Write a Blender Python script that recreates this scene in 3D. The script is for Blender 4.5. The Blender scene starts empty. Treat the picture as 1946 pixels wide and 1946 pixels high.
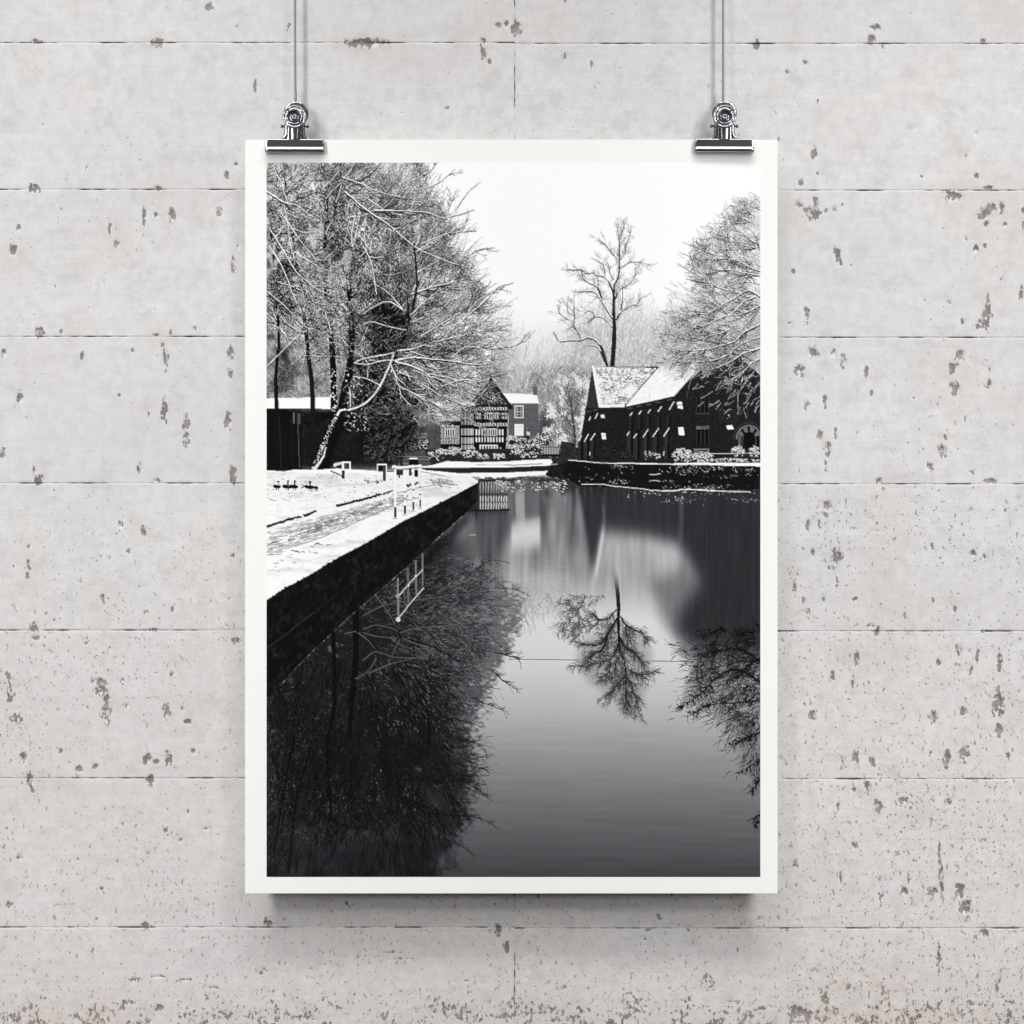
import bpy, bmesh, math, random
import numpy as np
from mathutils import Vector

# ------------------------------------------------------------------ units
# The sheet is A3 (0.297 m wide).  Layout is measured in photograph pixels.
PX = 0.297 / 1011.8          # metres per photograph pixel at the wall
CX = CY = 973.0              # picture centre
Z0 = 1.5                     # height of the picture centre above the floor
CAM_D = 1.6                  # camera distance from the wall

def at(px, py, d=0.0):
    """point that is seen at photograph pixel (px, py), d metres off the wall"""
    k = (CAM_D - d) / CAM_D * PX
    return Vector(((px - CX) * k, -d, Z0 - (py - CY) * k))

scene = bpy.context.scene
col = scene.collection

# ------------------------------------------------------------------ camera
cd = bpy.data.cameras.new('camera')
cam = bpy.data.objects.new('camera', cd)
col.objects.link(cam)
cam.location = (0, -CAM_D, Z0)
cam.rotation_euler = (math.radians(90), 0, 0)
cd.sensor_width = 36.0
cd.lens = 36.0 * CAM_D / (1946 * PX)
cd.clip_start = 0.05
cd.clip_end = 50
scene.camera = cam

# ------------------------------------------------------------------ world
world = bpy.data.worlds.new('World')
scene.world = world
world.use_nodes = True
bg = world.node_tree.nodes['Background']
bg.inputs['Color'].default_value = (0.98, 0.99, 1.0, 1)
bg.inputs['Strength'].default_value = 0.07

# ------------------------------------------------------------------ lamps
def aim(o, target):
    o.rotation_euler = (Vector(target) - o.location).to_track_quat('-Z', 'Y').to_euler()

def spot(name, loc, target, power, half, radius, ysc):
    l = bpy.data.lights.new(name, 'SPOT')
    l.energy = power
    l.spot_size = 2 * half
    l.spot_blend = 1.0
    l.shadow_soft_size = radius
    l.color = (1.0, 0.995, 0.985)
    o = bpy.data.objects.new(name, l)
    col.objects.link(o)
    o.location = loc
    aim(o, target)
    o.scale = (1, ysc, 1)
    return o

SPOT_P = 395.0
for sx in (-1, 1):
    tgt = Vector((sx * 0.27, 0, Z0 - 0.14))
    for rise, side, share in ((0.22, .46, .32), (0.55, .58, .30), (1.0, .66, .24), (1.7, .50, .14)):
        d = Vector((sx * side, -1.0, rise))
        L = 2.6 * d.length / 1.35
        spot('gallery_spot', tgt + d.normalized() * L, tgt, SPOT_P * share * (L / 2.6) ** 2 * d.length / 1.35, math.atan(0.24 / L), 0.27 * L / 2.6, 6)

al = bpy.data.lights.new('ceiling_softbox', 'AREA')
al.shape = 'RECTANGLE'
al.size = 2.2
al.size_y = 0.55
al.energy = 56.0
al.color = (1.0, 0.995, 0.99)
ao = bpy.data.objects.new('ceiling_softbox', al)
col.objects.link(ao)
ao.location = (0, -1.55, Z0 + 2.9)
aim(ao, (0, 0, Z0 - 0.05))

vs = scene.view_settings
vs.view_transform = 'Standard'
vs.look = 'None'
vs.gamma = 1.0
vs.exposure = 0.0
vs.use_curve_mapping = False
scene.cycles.use_denoising = True
scene.cycles.denoiser = 'OPENIMAGEDENOISE'
scene.cycles.denoising_input_passes = 'RGB_ALBEDO_NORMAL'

# ==================================================================
#  the black and white photograph printed on the sheet, painted by code
# ==================================================================
PX0, PY0, PX1, PY1 = 506.6, 309.2, 1444.9, 1666.5      # print area, photograph pixels
SS = 2                                                   # canvas samples per pixel
CW, CH = int((PX1 - PX0) * SS) + 1, int((PY1 - PY0) * SS) + 1
rng = np.random.default_rng(11)
canvas = np.full((CH, CW), 0.985, np.float32)

YY, XX = np.mgrid[0:CH, 0:CW].astype(np.float32)
XX = XX / SS + PX0
YY = YY / SS + PY0

def vnoise(scale_x, scale_y, seed, oct=1, shape=(CH, CW), unit=SS):
    """smooth value noise in 0..1, cell size in pixels"""
    r = np.random.default_rng(seed)
    out = np.zeros(shape, np.float32); amp = 1.0; tot = 0
    for o in range(oct):
        cx, cy = scale_x * unit / 2 ** o, scale_y * unit / 2 ** o
        gw, gh = int(shape[1] / cx) + 3, int(shape[0] / cy) + 3
        g = r.random((gh, gw)).astype(np.float32)
        fx = np.arange(shape[1]) / cx; fy = np.arange(shape[0]) / cy
        ix = fx.astype(int); iy = fy.astype(int)
        tx = (fx - ix).astype(np.float32); ty = (fy - iy).astype(np.float32)
        tx = tx * tx * (3 - 2 * tx); ty = ty * ty * (3 - 2 * ty)
        a = g[iy][:, ix] * (1 - tx) + g[iy][:, ix + 1] * tx
        b = g[iy + 1][:, ix] * (1 - tx) + g[iy + 1][:, ix + 1] * tx
        out += amp * (a * (1 - ty)[:, None] + b * ty[:, None])
        tot += amp; amp *= 0.55
    return out / tot

def box1(a, n, axis):
    n = int(n)
    if n < 1: return a
    k = 2 * n + 1
    pad = [(0, 0), (0, 0)]; pad[axis] = (n + 1, n)
    c = np.cumsum(np.pad(a, pad, mode='edge').astype(np.float64), axis=axis)
    if axis == 0: return ((c[k:] - c[:-k]) / k).astype(np.float32)
    return ((c[:, k:] - c[:, :-k]) / k).astype(np.float32)

def blur(a, sx, sy, n=2):
    for _ in range(n):
        a = box1(box1(a, sx * SS, 1), sy * SS, 0)
    return a

def smooth(e0, e1, v):
    t = np.clip((v - e0) / (e1 - e0), 0, 1)
    return t * t * (3 - 2 * t)

def inside(pts):
    """polygon mask as (slice, mask) on the canvas"""
    p = np.array(pts, np.float32)
    x0 = int(max(0, (p[:, 0].min() - PX0) * SS)); x1 = int(min(CW, (p[:, 0].max() - PX0) * SS + 2))
    y0 = int(max(0, (p[:, 1].min() - PY0) * SS)); y1 = int(min(CH, (p[:, 1].max() - PY0) * SS + 2))
    if x1 <= x0 or y1 <= y0: return None
    X = XX[y0:y1, x0:x1]; Y = YY[y0:y1, x0:x1]
    m = np.zeros(X.shape, bool)
    n = len(p)
    for i in range(n):
        ax, ay = p[i]; bx, by = p[(i + 1) % n]
        if ay == by: continue
        c = (ay > Y) != (by > Y)
        m ^= c & (X < (bx - ax) * (Y - ay) / (by - ay) + ax)
    return (slice(y0, y1), slice(x0, x1)), m

def poly(pts, val, tex=0.0, cell=(2, 2), seed=1):
    r = inside(pts)
    if r is None: return
    sl, m = r
    v = np.full(m.shape, val, np.float32)
    if tex:
        v += (vnoise(cell[0], cell[1], seed, 2, m.shape) - 0.5) * 2 * tex
    canvas[sl][m] = np.clip(v, 0.02, 0.99)[m]

def full_mask(pts, soft=0.0):
    out = np.zeros((CH, CW), np.float32)
    r = inside(pts)
    if r: out[r[0]][r[1]] = 1
    return blur(out, soft, soft) if soft else out

def rect(x0, y0, x1, y1, val): poly([(x0, y0), (x1, y0), (x1, y1), (x0, y1)], val)

_disc = {}
def disc(r):
    k = round(r * 2) / 2
    if k not in _disc:
        n = int(math.ceil(k))
        _disc[k] = [(dx, dy) for dx in range(-n, n + 1) for dy in range(-n, n + 1) if dx * dx + dy * dy <= k * k + 0.1]
    return _disc[k]

def strokes(s, mode='set', target=None):
    """s: array of x0,y0,x1,y1,r0,r1,value in photograph pixels"""
    s = np.asarray(s, np.float32)
    if not len(s): return
    g = canvas if target is None else target
    q = s.copy()
    q[:, [0, 2]] = (q[:, [0, 2]] - PX0) * SS
    q[:, [1, 3]] = (q[:, [1, 3]] - PY0) * SS
    q[:, 4:6] *= SS
    ln = np.hypot(q[:, 2] - q[:, 0], q[:, 3] - q[:, 1])
    n = (ln / 0.9).astype(int) + 2
    idx = np.repeat(np.arange(len(q)), n)
    st = np.repeat(np.cumsum(n) - n, n)
    t = (np.arange(len(idx)) - st) / np.repeat(n - 1, n)
    x = q[idx, 0] + (q[idx, 2] - q[idx, 0]) * t
    y = q[idx, 1] + (q[idx, 3] - q[idx, 1]) * t
    r = q[idx, 4] + (q[idx, 5] - q[idx, 4]) * t
    v = q[idx, 6]
    ix = np.round(x).astype(int); iy = np.round(y).astype(int)
    rk = np.round(np.clip(r, 0.45, 40) * 2) / 2
    for k in np.unique(rk):
        m = rk == k
        for dx, dy in disc(k):
            jx = ix[m] + dx; jy = iy[m] + dy
            ok = (jx >= 0) & (jx < CW) & (jy >= 0) & (jy < CH)
            jx, jy, vv = jx[ok], jy[ok], v[m][ok]
            if mode == 'set': g[jy, jx] = vv
            elif mode == 'min': np.minimum.at(g, (jy, jx), vv)
            else: g[jy, jx] = g[jy, jx] * vv

def pl(pts, w0, w1, val, jitter=0.0, sub=1):
    """polyline -> stroke rows, widths w0..w1 are full widths in pixels"""
    p = np.array(pts, np.float32)
    if sub > 1:                                   # Catmull-Rom smoothing
        q = np.vstack([2 * p[0] - p[1], p, 2 * p[-1] - p[-2]])
        o = []
        for i in range(1, len(q) - 2):
            for j in range(sub):
                t = j / sub
                a, b, c, d = q[i - 1], q[i], q[i + 1], q[i + 2]
                o.append(0.5 * (2 * b + (c - a) * t + (2 * a - 5 * b + 4 * c - d) * t * t + (3 * b - a - 3 * c + d) * t ** 3))
        o.append(p[-1]); p = np.array(o, np.float32)
    if jitter: p[1:-1] += rng.normal(0, jitter, (len(p) - 2, 2))
    n = len(p) - 1
    w = np.linspace(w0, w1, n + 1) / 2
    return [(p[i, 0], p[i, 1], p[i + 1, 0], p[i + 1, 1], w[i], w[i + 1], val) for i in range(n)]

def snow_on(s, dx=-0.3, k=0.75, val=0.95, wmin=0.45):
    """snow lying along the upper side of strokes"""
    s = np.array(s, np.float32)
    o = s.copy()
    off0 = s[:, 4] * 0.75 + 0.55; off1 = s[:, 5] * 0.75 + 0.55
    o[:, 0] += dx; o[:, 2] += dx
    o[:, 1] -= off0; o[:, 3] -= off1
    o[:, 4] = np.maximum(wmin, np.minimum(s[:, 4] * k, 1.5)); o[:, 5] = np.maximum(wmin, np.minimum(s[:, 5] * k, 1.5))
    o[:, 6] = val
    return o

def grow(s, per_px, lmin, lmax, w, val, depth=2, spread=0.9, up=0.0, wmin=0.5):
    """side twigs on existing strokes; returns rows"""
    out = []
    stack = [(r, 0) for r in s]
    while stack:
        (x0, y0, x1, y1, r0, r1, v), lev = stack.pop()
        L = math.hypot(x1 - x0, y1 - y0)
        n = rng.poisson(L * per_px / (1 + 0.2 * lev))
        a0 = math.atan2(y1 - y0, x1 - x0)
        for _ in range(n):
            t = rng.random()
            x = x0 + (x1 - x0) * t; y = y0 + (y1 - y0) * t
            a = a0 + rng.choice((-1, 1)) * rng.uniform(0.35, spread)
            ln = rng.uniform(lmin, lmax) * (0.6 ** lev)
            k = 3
            for j in range(k):
                a += rng.normal(0, 0.22)
                dx = math.cos(a) * ln / k; dy = math.sin(a) * ln / k - up * ln / k
                ww = max(wmin, w * (0.75 ** lev)) / 2
                row = (x, y, x + dx, y + dy, ww * (1 - j * .18), ww * (1 - (j + 1) * .18), val + 0.05 * lev + rng.normal(0, .03))
                out.append(row)
                if lev + 1 < depth: stack.append((row, lev + 1))
                x += dx; y += dy
    return out

def scatter(n, bbox, dens, angle, lmin, lmax, w, vals, bend=0.25, k=3, seed=5, spread=.5):
    """free twigs sampled from a density image; angle(x, y) gives the direction"""
    r = np.random.default_rng(seed)
    x = r.uniform(bbox[0], bbox[2], n * 4); y = r.uniform(bbox[1], bbox[3], n * 4)
    ix = np.clip(((x - PX0) * SS).astype(int), 0, CW - 1); iy = np.clip(((y - PY0) * SS).astype(int), 0, CH - 1)
    keep = r.random(n * 4) < dens[iy, ix]
    x, y = x[keep][:n], y[keep][:n]
    a = angle(x, y) + r.normal(0, spread, len(x))
    ln = r.uniform(lmin, lmax, len(x)) ; ww = r.uniform(w[0], w[1], len(x)) / 2
    v = r.uniform(vals[0], vals[1], len(x))
    rows = []
    for j in range(k):
        a = a + r.normal(0, bend, len(x))
        dx = np.cos(a) * ln / k; dy = np.sin(a) * ln / k
        f0, f1 = 1 - j * .2, 1 - (j + 1) * .2
        rows.append(np.stack([x, y, x + dx, y + dy, ww * f0, ww * f1, v], 1))
        x = x + dx; y = y + dy
    return np.stack(rows, 1)          # (twig, k, 7)

def blobs(pts, val, mode='set'):
    strokes([(x, y, x + .1, y, r, r, val if v is None else v) for (x, y, r, v) in pts], mode)

def Z(ox, oy, sc, pts): return [(ox + x * sc, oy + y * sc) for x, y in pts]


def branches(limbs, toward, levels, seed, k=4):
    """grow limbs into branches, twigs and fine twigs.  levels: per pixel, min and max length, width, value,
    angle, pull towards toward(x, y); returns one (twig, k, 7) array per level"""
    r = np.random.default_rng(seed)
    src = np.array(limbs, np.float32)
    out = []
    for per, lmin, lmax, w, val, ang, pull in levels:
        L = np.hypot(src[:, 2] - src[:, 0], src[:, 3] - src[:, 1])
        n = r.poisson(L * per)
        i = np.repeat(np.arange(len(src)), n)
        t = r.random(len(i))
        x = src[i, 0] + (src[i, 2] - src[i, 0]) * t; y = src[i, 1] + (src[i, 3] - src[i, 1]) * t
        a = np.arctan2(src[i, 3] - src[i, 1], src[i, 2] - src[i, 0]) + r.choice((-1, 1), len(i)) * r.uniform(ang[0], ang[1], len(i))
        ln = r.uniform(lmin, lmax, len(i)) * r.uniform(.6, 1, len(i))
        ww = np.minimum(w * r.uniform(.75, 1.2, len(i)), (src[i, 4] + src[i, 5]) * .95) / 2
        v = val + r.normal(0, .03, len(i))
        rows = []
        for j in range(k):
            d = toward(x, y) - a
            d = (d + np.pi) % (2 * np.pi) - np.pi
            a = a + d * pull + r.normal(0, .14, len(i))
            dx, dy = np.cos(a) * ln / k, np.sin(a) * ln / k
            rows.append(np.stack([x, y, x + dx, y + dy, ww * (1 - .7 * j / k), ww * (1 - .7 * (j + 1) / k), v], 1))
            x, y = x + dx, y + dy
        q = np.stack(rows, 1).astype(np.float32)
        out.append(q)
        src = q.reshape(-1, 7)
    return out

def draw_twigs(q, nb, snow_p, w_snow, seed, dark=None, lo=.55):
    """dark wood first, then the snow lying on it, batch by batch"""
    r = np.random.default_rng(seed)
    q = q[r.permutation(len(q))]
    k = q.shape[1]
    for b in range(nb):
        p = q[b::nb]
        strokes(p.reshape(-1, 7))
        pr_ = np.full(len(p), snow_p)
        if dark is not None:
            ix = np.clip(((p[:, 0, 0] - PX0) * SS).astype(int), 0, CW - 1); iy = np.clip(((p[:, 0, 1] - PY0) * SS).astype(int), 0, CH - 1)
            pr_ = pr_ * (1 - .75 * np.clip(dark[iy, ix], 0, 1))
        on = r.random(len(p)) < pr_
        if not on.any(): continue
        sn = snow_on(p[on].reshape(-1, 7), -.2, .5, .9, .22)
        sn[:, 4:6] = np.clip(sn[:, 4:6], .22, w_snow)
        sn[:, 6] = np.repeat(r.uniform(lo, .97, on.sum()), k)
        strokes(sn)
# ---------------- sky and the misty wood far behind
sky = 0.99 - 0.04 * smooth(560, 640, YY)
wood = smooth(560, 700, YY + 40 * (vnoise(46, 60, 3, 3) - .5) + 50 * smooth(1040, 1180, XX) * (1 - smooth(1180, 1260, XX))
              - 45 * smooth(950, 1000, XX) * (1 - smooth(1040, 1120, XX)) + 40 * smooth(1230, 1330, XX))
canvas[:] = sky - wood * (0.15 + 0.17 * smooth(640, 780, YY))
canvas -= wood * 0.17 * (vnoise(2.2, 7, 8, 2) - 0.45) * 2
canvas[:] = np.clip(canvas, 0.3, 0.985)
strokes(pl([(960, 599), (1030, 600), (1090, 602)], .6, .6, .90))
# pale twigs of the far wood
dens = wood * smooth(1500, 1000, YY) * (YY < 870)
tw = scatter(5200, (900, 575, 1340, 868), np.clip(dens, 0, 1), lambda x, y: np.full(len(x), -1.45), 9, 30, (.4, .9), (.66, .88), .2, 3, 21, .25)
strokes(tw.reshape(-1, 7), 'min')
tw = scatter(1100, (960, 640, 1330, 868), np.clip(dens, 0, 1), lambda x, y: np.full(len(x), -1.5), 6, 18, (.4, .7), (.9, .97), .4, 3, 22)
strokes(tw.reshape(-1, 7))
tw = scatter(1500, (1000, 700, 1130, 868), np.clip(dens, 0, 1), lambda x, y: np.full(len(x), -1.2), 6, 22, (.4, 1.0), (.35, .7), .3, 3, 23)
strokes(tw.reshape(-1, 7), 'min')
# dark gap between the two houses
m = full_mask([(1022, 790), (1050, 775), (1050, 820), (1020, 830)], 8)
canvas *= 1 - 0.55 * m

# ---------------- the tall bare tree
TT = lambda *p: Z(1020, 400, 300 / 1932, p)
tall = []
tall += pl(TT((925, 1900), (945, 1600), (950, 1440)), 8.8, 7.4, .14)
tall += pl(TT((950, 1440), (940, 1250), (942, 1050), (945, 920)), 7.0, 3.2, .16, sub=3)
tall += pl(TT((945, 920), (1000, 800), (1010, 600), (1010, 420), (1005, 330), (985, 230)), 3.0, .9, .22, sub=3)
limbs = [
    ([(925, 1320), (820, 1150), (720, 1010), (600, 990), (490, 1000)], 4.2, 1), ([(800, 1100), (740, 940), (640, 890), (565, 820), (545, 730), (490, 730), (360, 730)], 3.0, .8),
    ([(940, 1020), (890, 900), (830, 815), (740, 795), (690, 765), (610, 775), (560, 740)], 2.6, .8), ([(835, 810), (815, 670), (770, 640), (700, 590)], 1.5, .7),
    ([(955, 1090), (1010, 970), (1120, 905), (1200, 800), (1210, 700)], 3.0, .9), ([(975, 1340), (1035, 1235), (1180, 1155), (1215, 1165), (1290, 1060)], 3.0, .9),
    ([(1030, 1230), (1050, 1060), (1050, 930)], 2.0, 1.2), ([(925, 1430), (840, 1340), (770, 1305), (690, 1315), (630, 1385)], 2.8, 1.0),
    ([(690, 1315), (700, 1280), (650, 1230), (580, 1260)], 1.4, .7), ([(1010, 600), (930, 540), (850, 430), (780, 370)], 1.8, .7),
    ([(1025, 590), (1090, 500), (1080, 450), (1140, 300), (1155, 180)], 1.7, .6), ([(1010, 330), (1060, 220), (1075, 130)], 1.0, .6),
    ([(1020, 710), (1130, 640), (1250, 635), (1380, 665)], 1.2, .6), ([(940, 850), (890, 760), (880, 680), (830, 570)], 1.3, .6),
    ([(860, 1900), (800, 1700), (730, 1600), (630, 1560), (540, 1590), (400, 1595), (310, 1605), (260, 1590), (210, 1490)], 4.8, 1.0),
    ([(830, 1850), (750, 1680), (620, 1650)], 3.4, 1.6), ([(545, 1590), (500, 1490), (450, 1420), (460, 1300), (455, 1120)], 1.7, .7),
    ([(450, 1290), (380, 1240), (370, 1130)], 1.2, .6), ([(390, 1340), (280, 1260), (260, 1180)], 1.2, .6), ([(450, 1420), (390, 1440), (350, 1500)], 1.0, .6),
    ([(740, 800), (750, 920)], 1.4, .8), ([(720, 1010), (790, 1100)], 2.2, 2.4)]
for p, a, b in limbs: tall += pl(TT(*p), a, b, .2 if a > 2 else .3, sub=3)
tq = branches([r for r in tall if r[4] < 2.4 and r[1] < 672], lambda x, y: np.arctan2(y - 690, (x - 1170) * 1.6), [(.24, 9, 28, .9, .40, (.3, .9), .13), (.32, 5, 13, .6, .52, (.3, .9), .08)], 91)
tall_tw = [tuple(r) for q in tq for r in q.reshape(-1, 7)]
strokes([r[:6] + (min(.86, r[6] + .16),) for r in tall_tw], 'min')
strokes(tall)
strokes(snow_on([r for r in tall if r[4] > .8 and abs(r[2] - r[0]) > abs(r[3] - r[1]) * .6], 0, .5, .9))

# slim tree beside the church
slim = pl([(1093, 865), (1092, 830), (1088, 790), (1084, 760), (1078, 735)], 3.4, 1.2, .25, sub=3)
slim += pl([(1088, 790), (1100, 765), (1108, 745)], 1.6, .8, .32) + pl([(1091, 815), (1075, 795), (1062, 785)], 1.6, .8, .32) + pl([(1092, 830), (1070, 822), (1045, 830)], 1.6, .9, .4)
strokes(snow_on(grow(slim, .55, 7, 22, 1.1, .38, 3, 1.1, .15), 0, 1, .88)); strokes(grow(slim, .4, 7, 20, 1.0, .38, 3, 1.1, .15), 'min'); strokes(slim)

# ---------------- far white house
poly([(967, 767), (1023, 767), (1023, 838), (967, 838)], .36, .05, (3, 3), 4)
poly([(952, 747), (1020, 749), (1025, 768), (968, 768)], .985)
rect(968, 766.5, 1024, 768.2, .55); rect(1013, 734, 1021, 751, .38); rect(1015, 729, 1019, 735, .5)
rect(977.6, 770.5, 994.8, 794.5, .93); rect(979.6, 772.5, 992.8, 792.3, .28)
for i in range(1, 4):
    rect(979.6 + i * 3.3 - .5, 772.5, 979.6 + i * 3.3 + .4, 792.3, .8); rect(979.6, 772.5 + i * 5 - .5, 992.8, 772.5 + i * 5 + .4, .8)
rect(977.6, 805.6, 994.8, 828.2, .93)
for i in range(1, 4): rect(978, 805.6 + i * 5.6, 994.5, 806.3 + i * 5.6, .78)
# ---------------- black and white timbered house
poly([(798, 790), (840, 790), (840, 860), (798, 860)], .3, .06, (3, 3), 5)
for yy in (797, 823):
    rect(800, yy, 812, yy + 9, .75)
    for i in range(3): rect(801 + i * 3.8, yy + 1, 803.4 + i * 3.8, yy + 8, .15)
poly([(837, 800), (875, 800), (875, 865), (837, 865)], .08)
poly([(875, 775), (903, 775), (903, 865), (875, 865)], .1)
poly([(899, 768), (967, 768), (960, 868), (899, 868)], .08)
poly([(934, 718), (976, 776), (968, 778), (930, 728), (895, 772), (888, 772)], .12)
poly([(934, 728), (966, 770), (899, 770)], .22, .14, (2, 2), 18)
for i in range(26):
    x = rng.uniform(908, 962); y = rng.uniform(742, 768)
    if y > 728 + abs(x - 934) * 1.3: rect(x, y, x + 1.8, y + 1.8, .85)
for row in range(2):                                           # crossed panels under the eaves
    for i in range(12):
        x = 902 + i * 5.3; y = 774 + row * 30
        strokes(pl([(x, y), (x + 3.2, y + 5)], .9, .9, .85) + pl([(x + 3.2, y), (x, y + 5)], .9, .9, .85))
rect(921.5, 784, 950, 796.5, .9)
for i in range(7): rect(922.8 + i * 4, 785.5, 925.2 + i * 4, 796, .12)
for i in range(2):
    for j in range(2):
        x, y = 954 + i * 6, 784.5 + j * 7
        strokes(pl([(x, y), (x + 3.6, y + 4)], 1.2, 1.2, .9) + pl([(x + 3.6, y), (x, y + 4)], 1.2, 1.2, .9))
        x -= 50; strokes(pl([(x, y), (x + 3.6, y + 4)], 1, 1, .8) + pl([(x + 3.6, y), (x, y + 4)], 1, 1, .8))
for i in range(10):
    x = 903.5 + i * 5.6; rect(x, 831, x + 2.8, 840.5, .93); strokes([(x + 1.4, 831, x + 1.4, 829.5, .6, .6, .7)])
    rect(x, 815.5, x + 2.8, 827, .93)
rect(919, 814.5, 944.5, 828, .88)
for i in range(6): rect(920.4 + i * 4.1, 816, 922.9 + i * 4.1, 827, .13)
rect(911.5, 845, 946, 859, .93)
for i in range(6): rect(913.2 + i * 5.5, 847, 916.6 + i * 5.5, 858, .2)
strokes(pl([(901, 850), (904, 856)], 1, 1, .9) + pl([(952, 850), (949, 856)], 1, 1, .9))
for i in range(9):
    x = 876.5 + i * 2.7
    for y0, y1 in ((785, 797), (800, 807), (814, 827), (831, 843.5), (846, 857)): rect(x, y0, x + 1.35, y1, .86 if y0 > 810 else .7)
for i in range(7):
    for j in range(7):
        x, y = 838 + i * 5.2, 809 + j * 5.1
        strokes(pl([(x, y), (x + 3.4, y + 3.6)], .8, .8, .75) + pl([(x + 3.4, y), (x, y + 3.6)], .8, .8, .75))
rect(845.5, 814.5, 864, 829, .86)
for i in range(4): rect(847 + i * 4.3, 816, 849.8 + i * 4.3, 828, .12)
for x in (840, 848.5, 858): rect(x, 807, x + 4, 810.5, .9)
poly([(872, 768), (886, 763), (902, 764), (904, 770), (876, 772)], .88)

# ---------------- the church by the water
CHs = lambda *p: Z(1030, 650, 430 / 1932, p)
poly([(1113, 774), (1140, 770), (1190, 770), (1284, 748), (1345, 690), (1378, 654), (1446, 714), (1446, 884), (1095, 884)], .125, .05, (3, 1.6), 6)
poly(CHs((430, 200), (490, 560), (375, 562)), .2, .03, (3, 2), 7)
poly(CHs((430, 203), (1000, 215), (700, 552), (490, 556)), .95)
r = inside(CHs((455, 225), (1000, 222), (710, 535), (505, 535)))
courses = (0.5 + 0.5 * np.sin(YY * 2 * math.pi / 3.3)) ** 3
tile = vnoise(3, 1.6, 31, 2); big = vnoise(26, 18, 32, 2)
w = np.clip((tile - .42) * 3, 0, 1) * (0.35 + courses) * smooth(.28, .62, big + .25 * smooth(1190, 1250, XX) * smooth(760, 700, YY))
canvas[r[0]][r[1]] = np.clip(.95 - 1.0 * w[r[0]][r[1]], .15, .97)
strokes(pl(CHs((445, 212), (885, 215)), 1.1, 1.1, .25) + pl(CHs((885, 215), (990, 215)), 2.4, 3.4, .12))
strokes(pl(CHs((985, 225), (880, 340), (770, 460), (705, 545)), 1.6, .9, .25))
poly(CHs((1000, 210), (1250, 190), (1470, 85), (1130, 462), (712, 552)), .955, .05, (6, 1.6), 33)
strokes(pl(CHs((430, 205), (488, 552)), 2.4, 2.6, .97) + pl(CHs((488, 556), (700, 553)), 1.5, 1.5, .9))
strokes(pl(CHs((712, 556), (1130, 466)), 1.6, 1.8, .2) + pl(CHs((1440, 110), (1130, 465)), 2.2, 1.6, .25))
strokes(pl(CHs((920, 380), (920, 500)), .7, .7, .7))
for (x_, y_) in ((305, 850), (360, 850), (415, 836), (725, 797), (783, 817), (862, 813), (946, 807), (1040, 802)):
    w_ = 26 if x_ < 500 else 34
    poly(CHs((x_, y_), (x_ + w_, y_ - 12), (x_ + w_ - 4, 1000), (x_ - 4, 1000)), .19, .04, (3, 2), int(x_))
    poly(CHs((x_ + w_, y_ - 60), (x_ + w_ + 16, y_ - 60), (x_ + w_ + 12, 1000), (x_ + w_ - 4, 1000)), .06)
for a, b in [((400, 668), (414, 640)), ((345, 668), (358, 640)), ((452, 655), (474, 610)), ((305, 850), (337, 800)), ((360, 850), (395, 788)), ((415, 836), (452, 780)), ((748, 632), (768, 604)), ((825, 616), (846, 588)), ((903, 606), (924, 578)),
             ((990, 592), (1020, 550)), ((1085, 577), (1126, 510)), ((725, 797), (747, 764)), ((783, 817), (806, 784)), ((862, 813), (905, 745)), ((946, 807), (996, 735)), ((1040, 802), (1090, 726)), ((405, 965), (410, 940)), ((1035, 968), (1042, 935)), ((245, 975), (262, 958))]:
    strokes(pl(CHs(a, b), 1.7, 1.5, .93))
for q in [((498, 622), (530, 618), (536, 646), (504, 648)), ((505, 776), (540, 774), (548, 830), (512, 832)), ((1150, 512), (1192, 508), (1204, 572), (1158, 566)), ((1160, 728), (1206, 724), (1218, 796), (1168, 794)), ((1570, 712), (1622, 708), (1638, 744), (1584, 748))]:
    poly(CHs(*q), .96)
strokes(pl(CHs((1150, 540), (1198, 536)), .8, .8, .3) + pl(CHs((512, 800), (542, 798)), .7, .7, .4))
for x in (755, 830, 905, 990, 1075):
    strokes(pl(CHs((x - 5, 640), (x - 8, 740)), 3.6, 3.6, .17) + pl(CHs((x + 20, 640), (x + 18, 745)), 2.2, 2.2, .06))
for x, y in ((400, 597), (458, 582), (750, 568), (828, 552), (910, 536), (992, 518), (1088, 496)): strokes(pl(CHs((x - 18, y), (x + 18, y - 6)), 2.2, 2.2, .3))
for x0, y0, x1, y1 in ((1320, 475, 1420, 602), (1322, 748, 1422, 884)):
    poly(CHs((x0, y0), (x1, y0), (x1, y1), (x0, y1)), .07)
    for k in (0.33, .66):
        xm = x0 + (x1 - x0) * k; strokes(pl(CHs((xm, y0 + 10), (xm, y1 - 6)), 2.2, 2.2, .19)); 
    strokes(pl(CHs((x0, y0), (x0, y1)), 1, 1, .2) + pl(CHs((x1, y0), (x1, y1)), 1, 1, .2))
strokes(pl(CHs((1310, 610), (1430, 610)), 2, 2, .24)); poly(CHs((1312, 718), (1432, 714), (1424, 746), (1318, 746)), .36, .12, (1.5, 4), 9)
poly(CHs((1505, 568), (1680, 575), (1680, 692), (1508, 690)), .15, .02); poly(CHs((1570, 605), (1620, 605), (1620, 660), (1570, 660)), .04)
blobs([(1030 + 1594 * .22257, 650 + 624 * .22257, 1.5, .75), (1030 + 1600 * .22257, 650 + 640 * .22257, 1.6, .5), (1030 + 1580 * .22257, 650 + 650 * .22257, 1.1, .6)], .7)
arc = [(1765 + 105 * math.cos(a), 825 - 112 * math.sin(a)) for a in np.linspace(0, math.pi, 14)]
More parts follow.
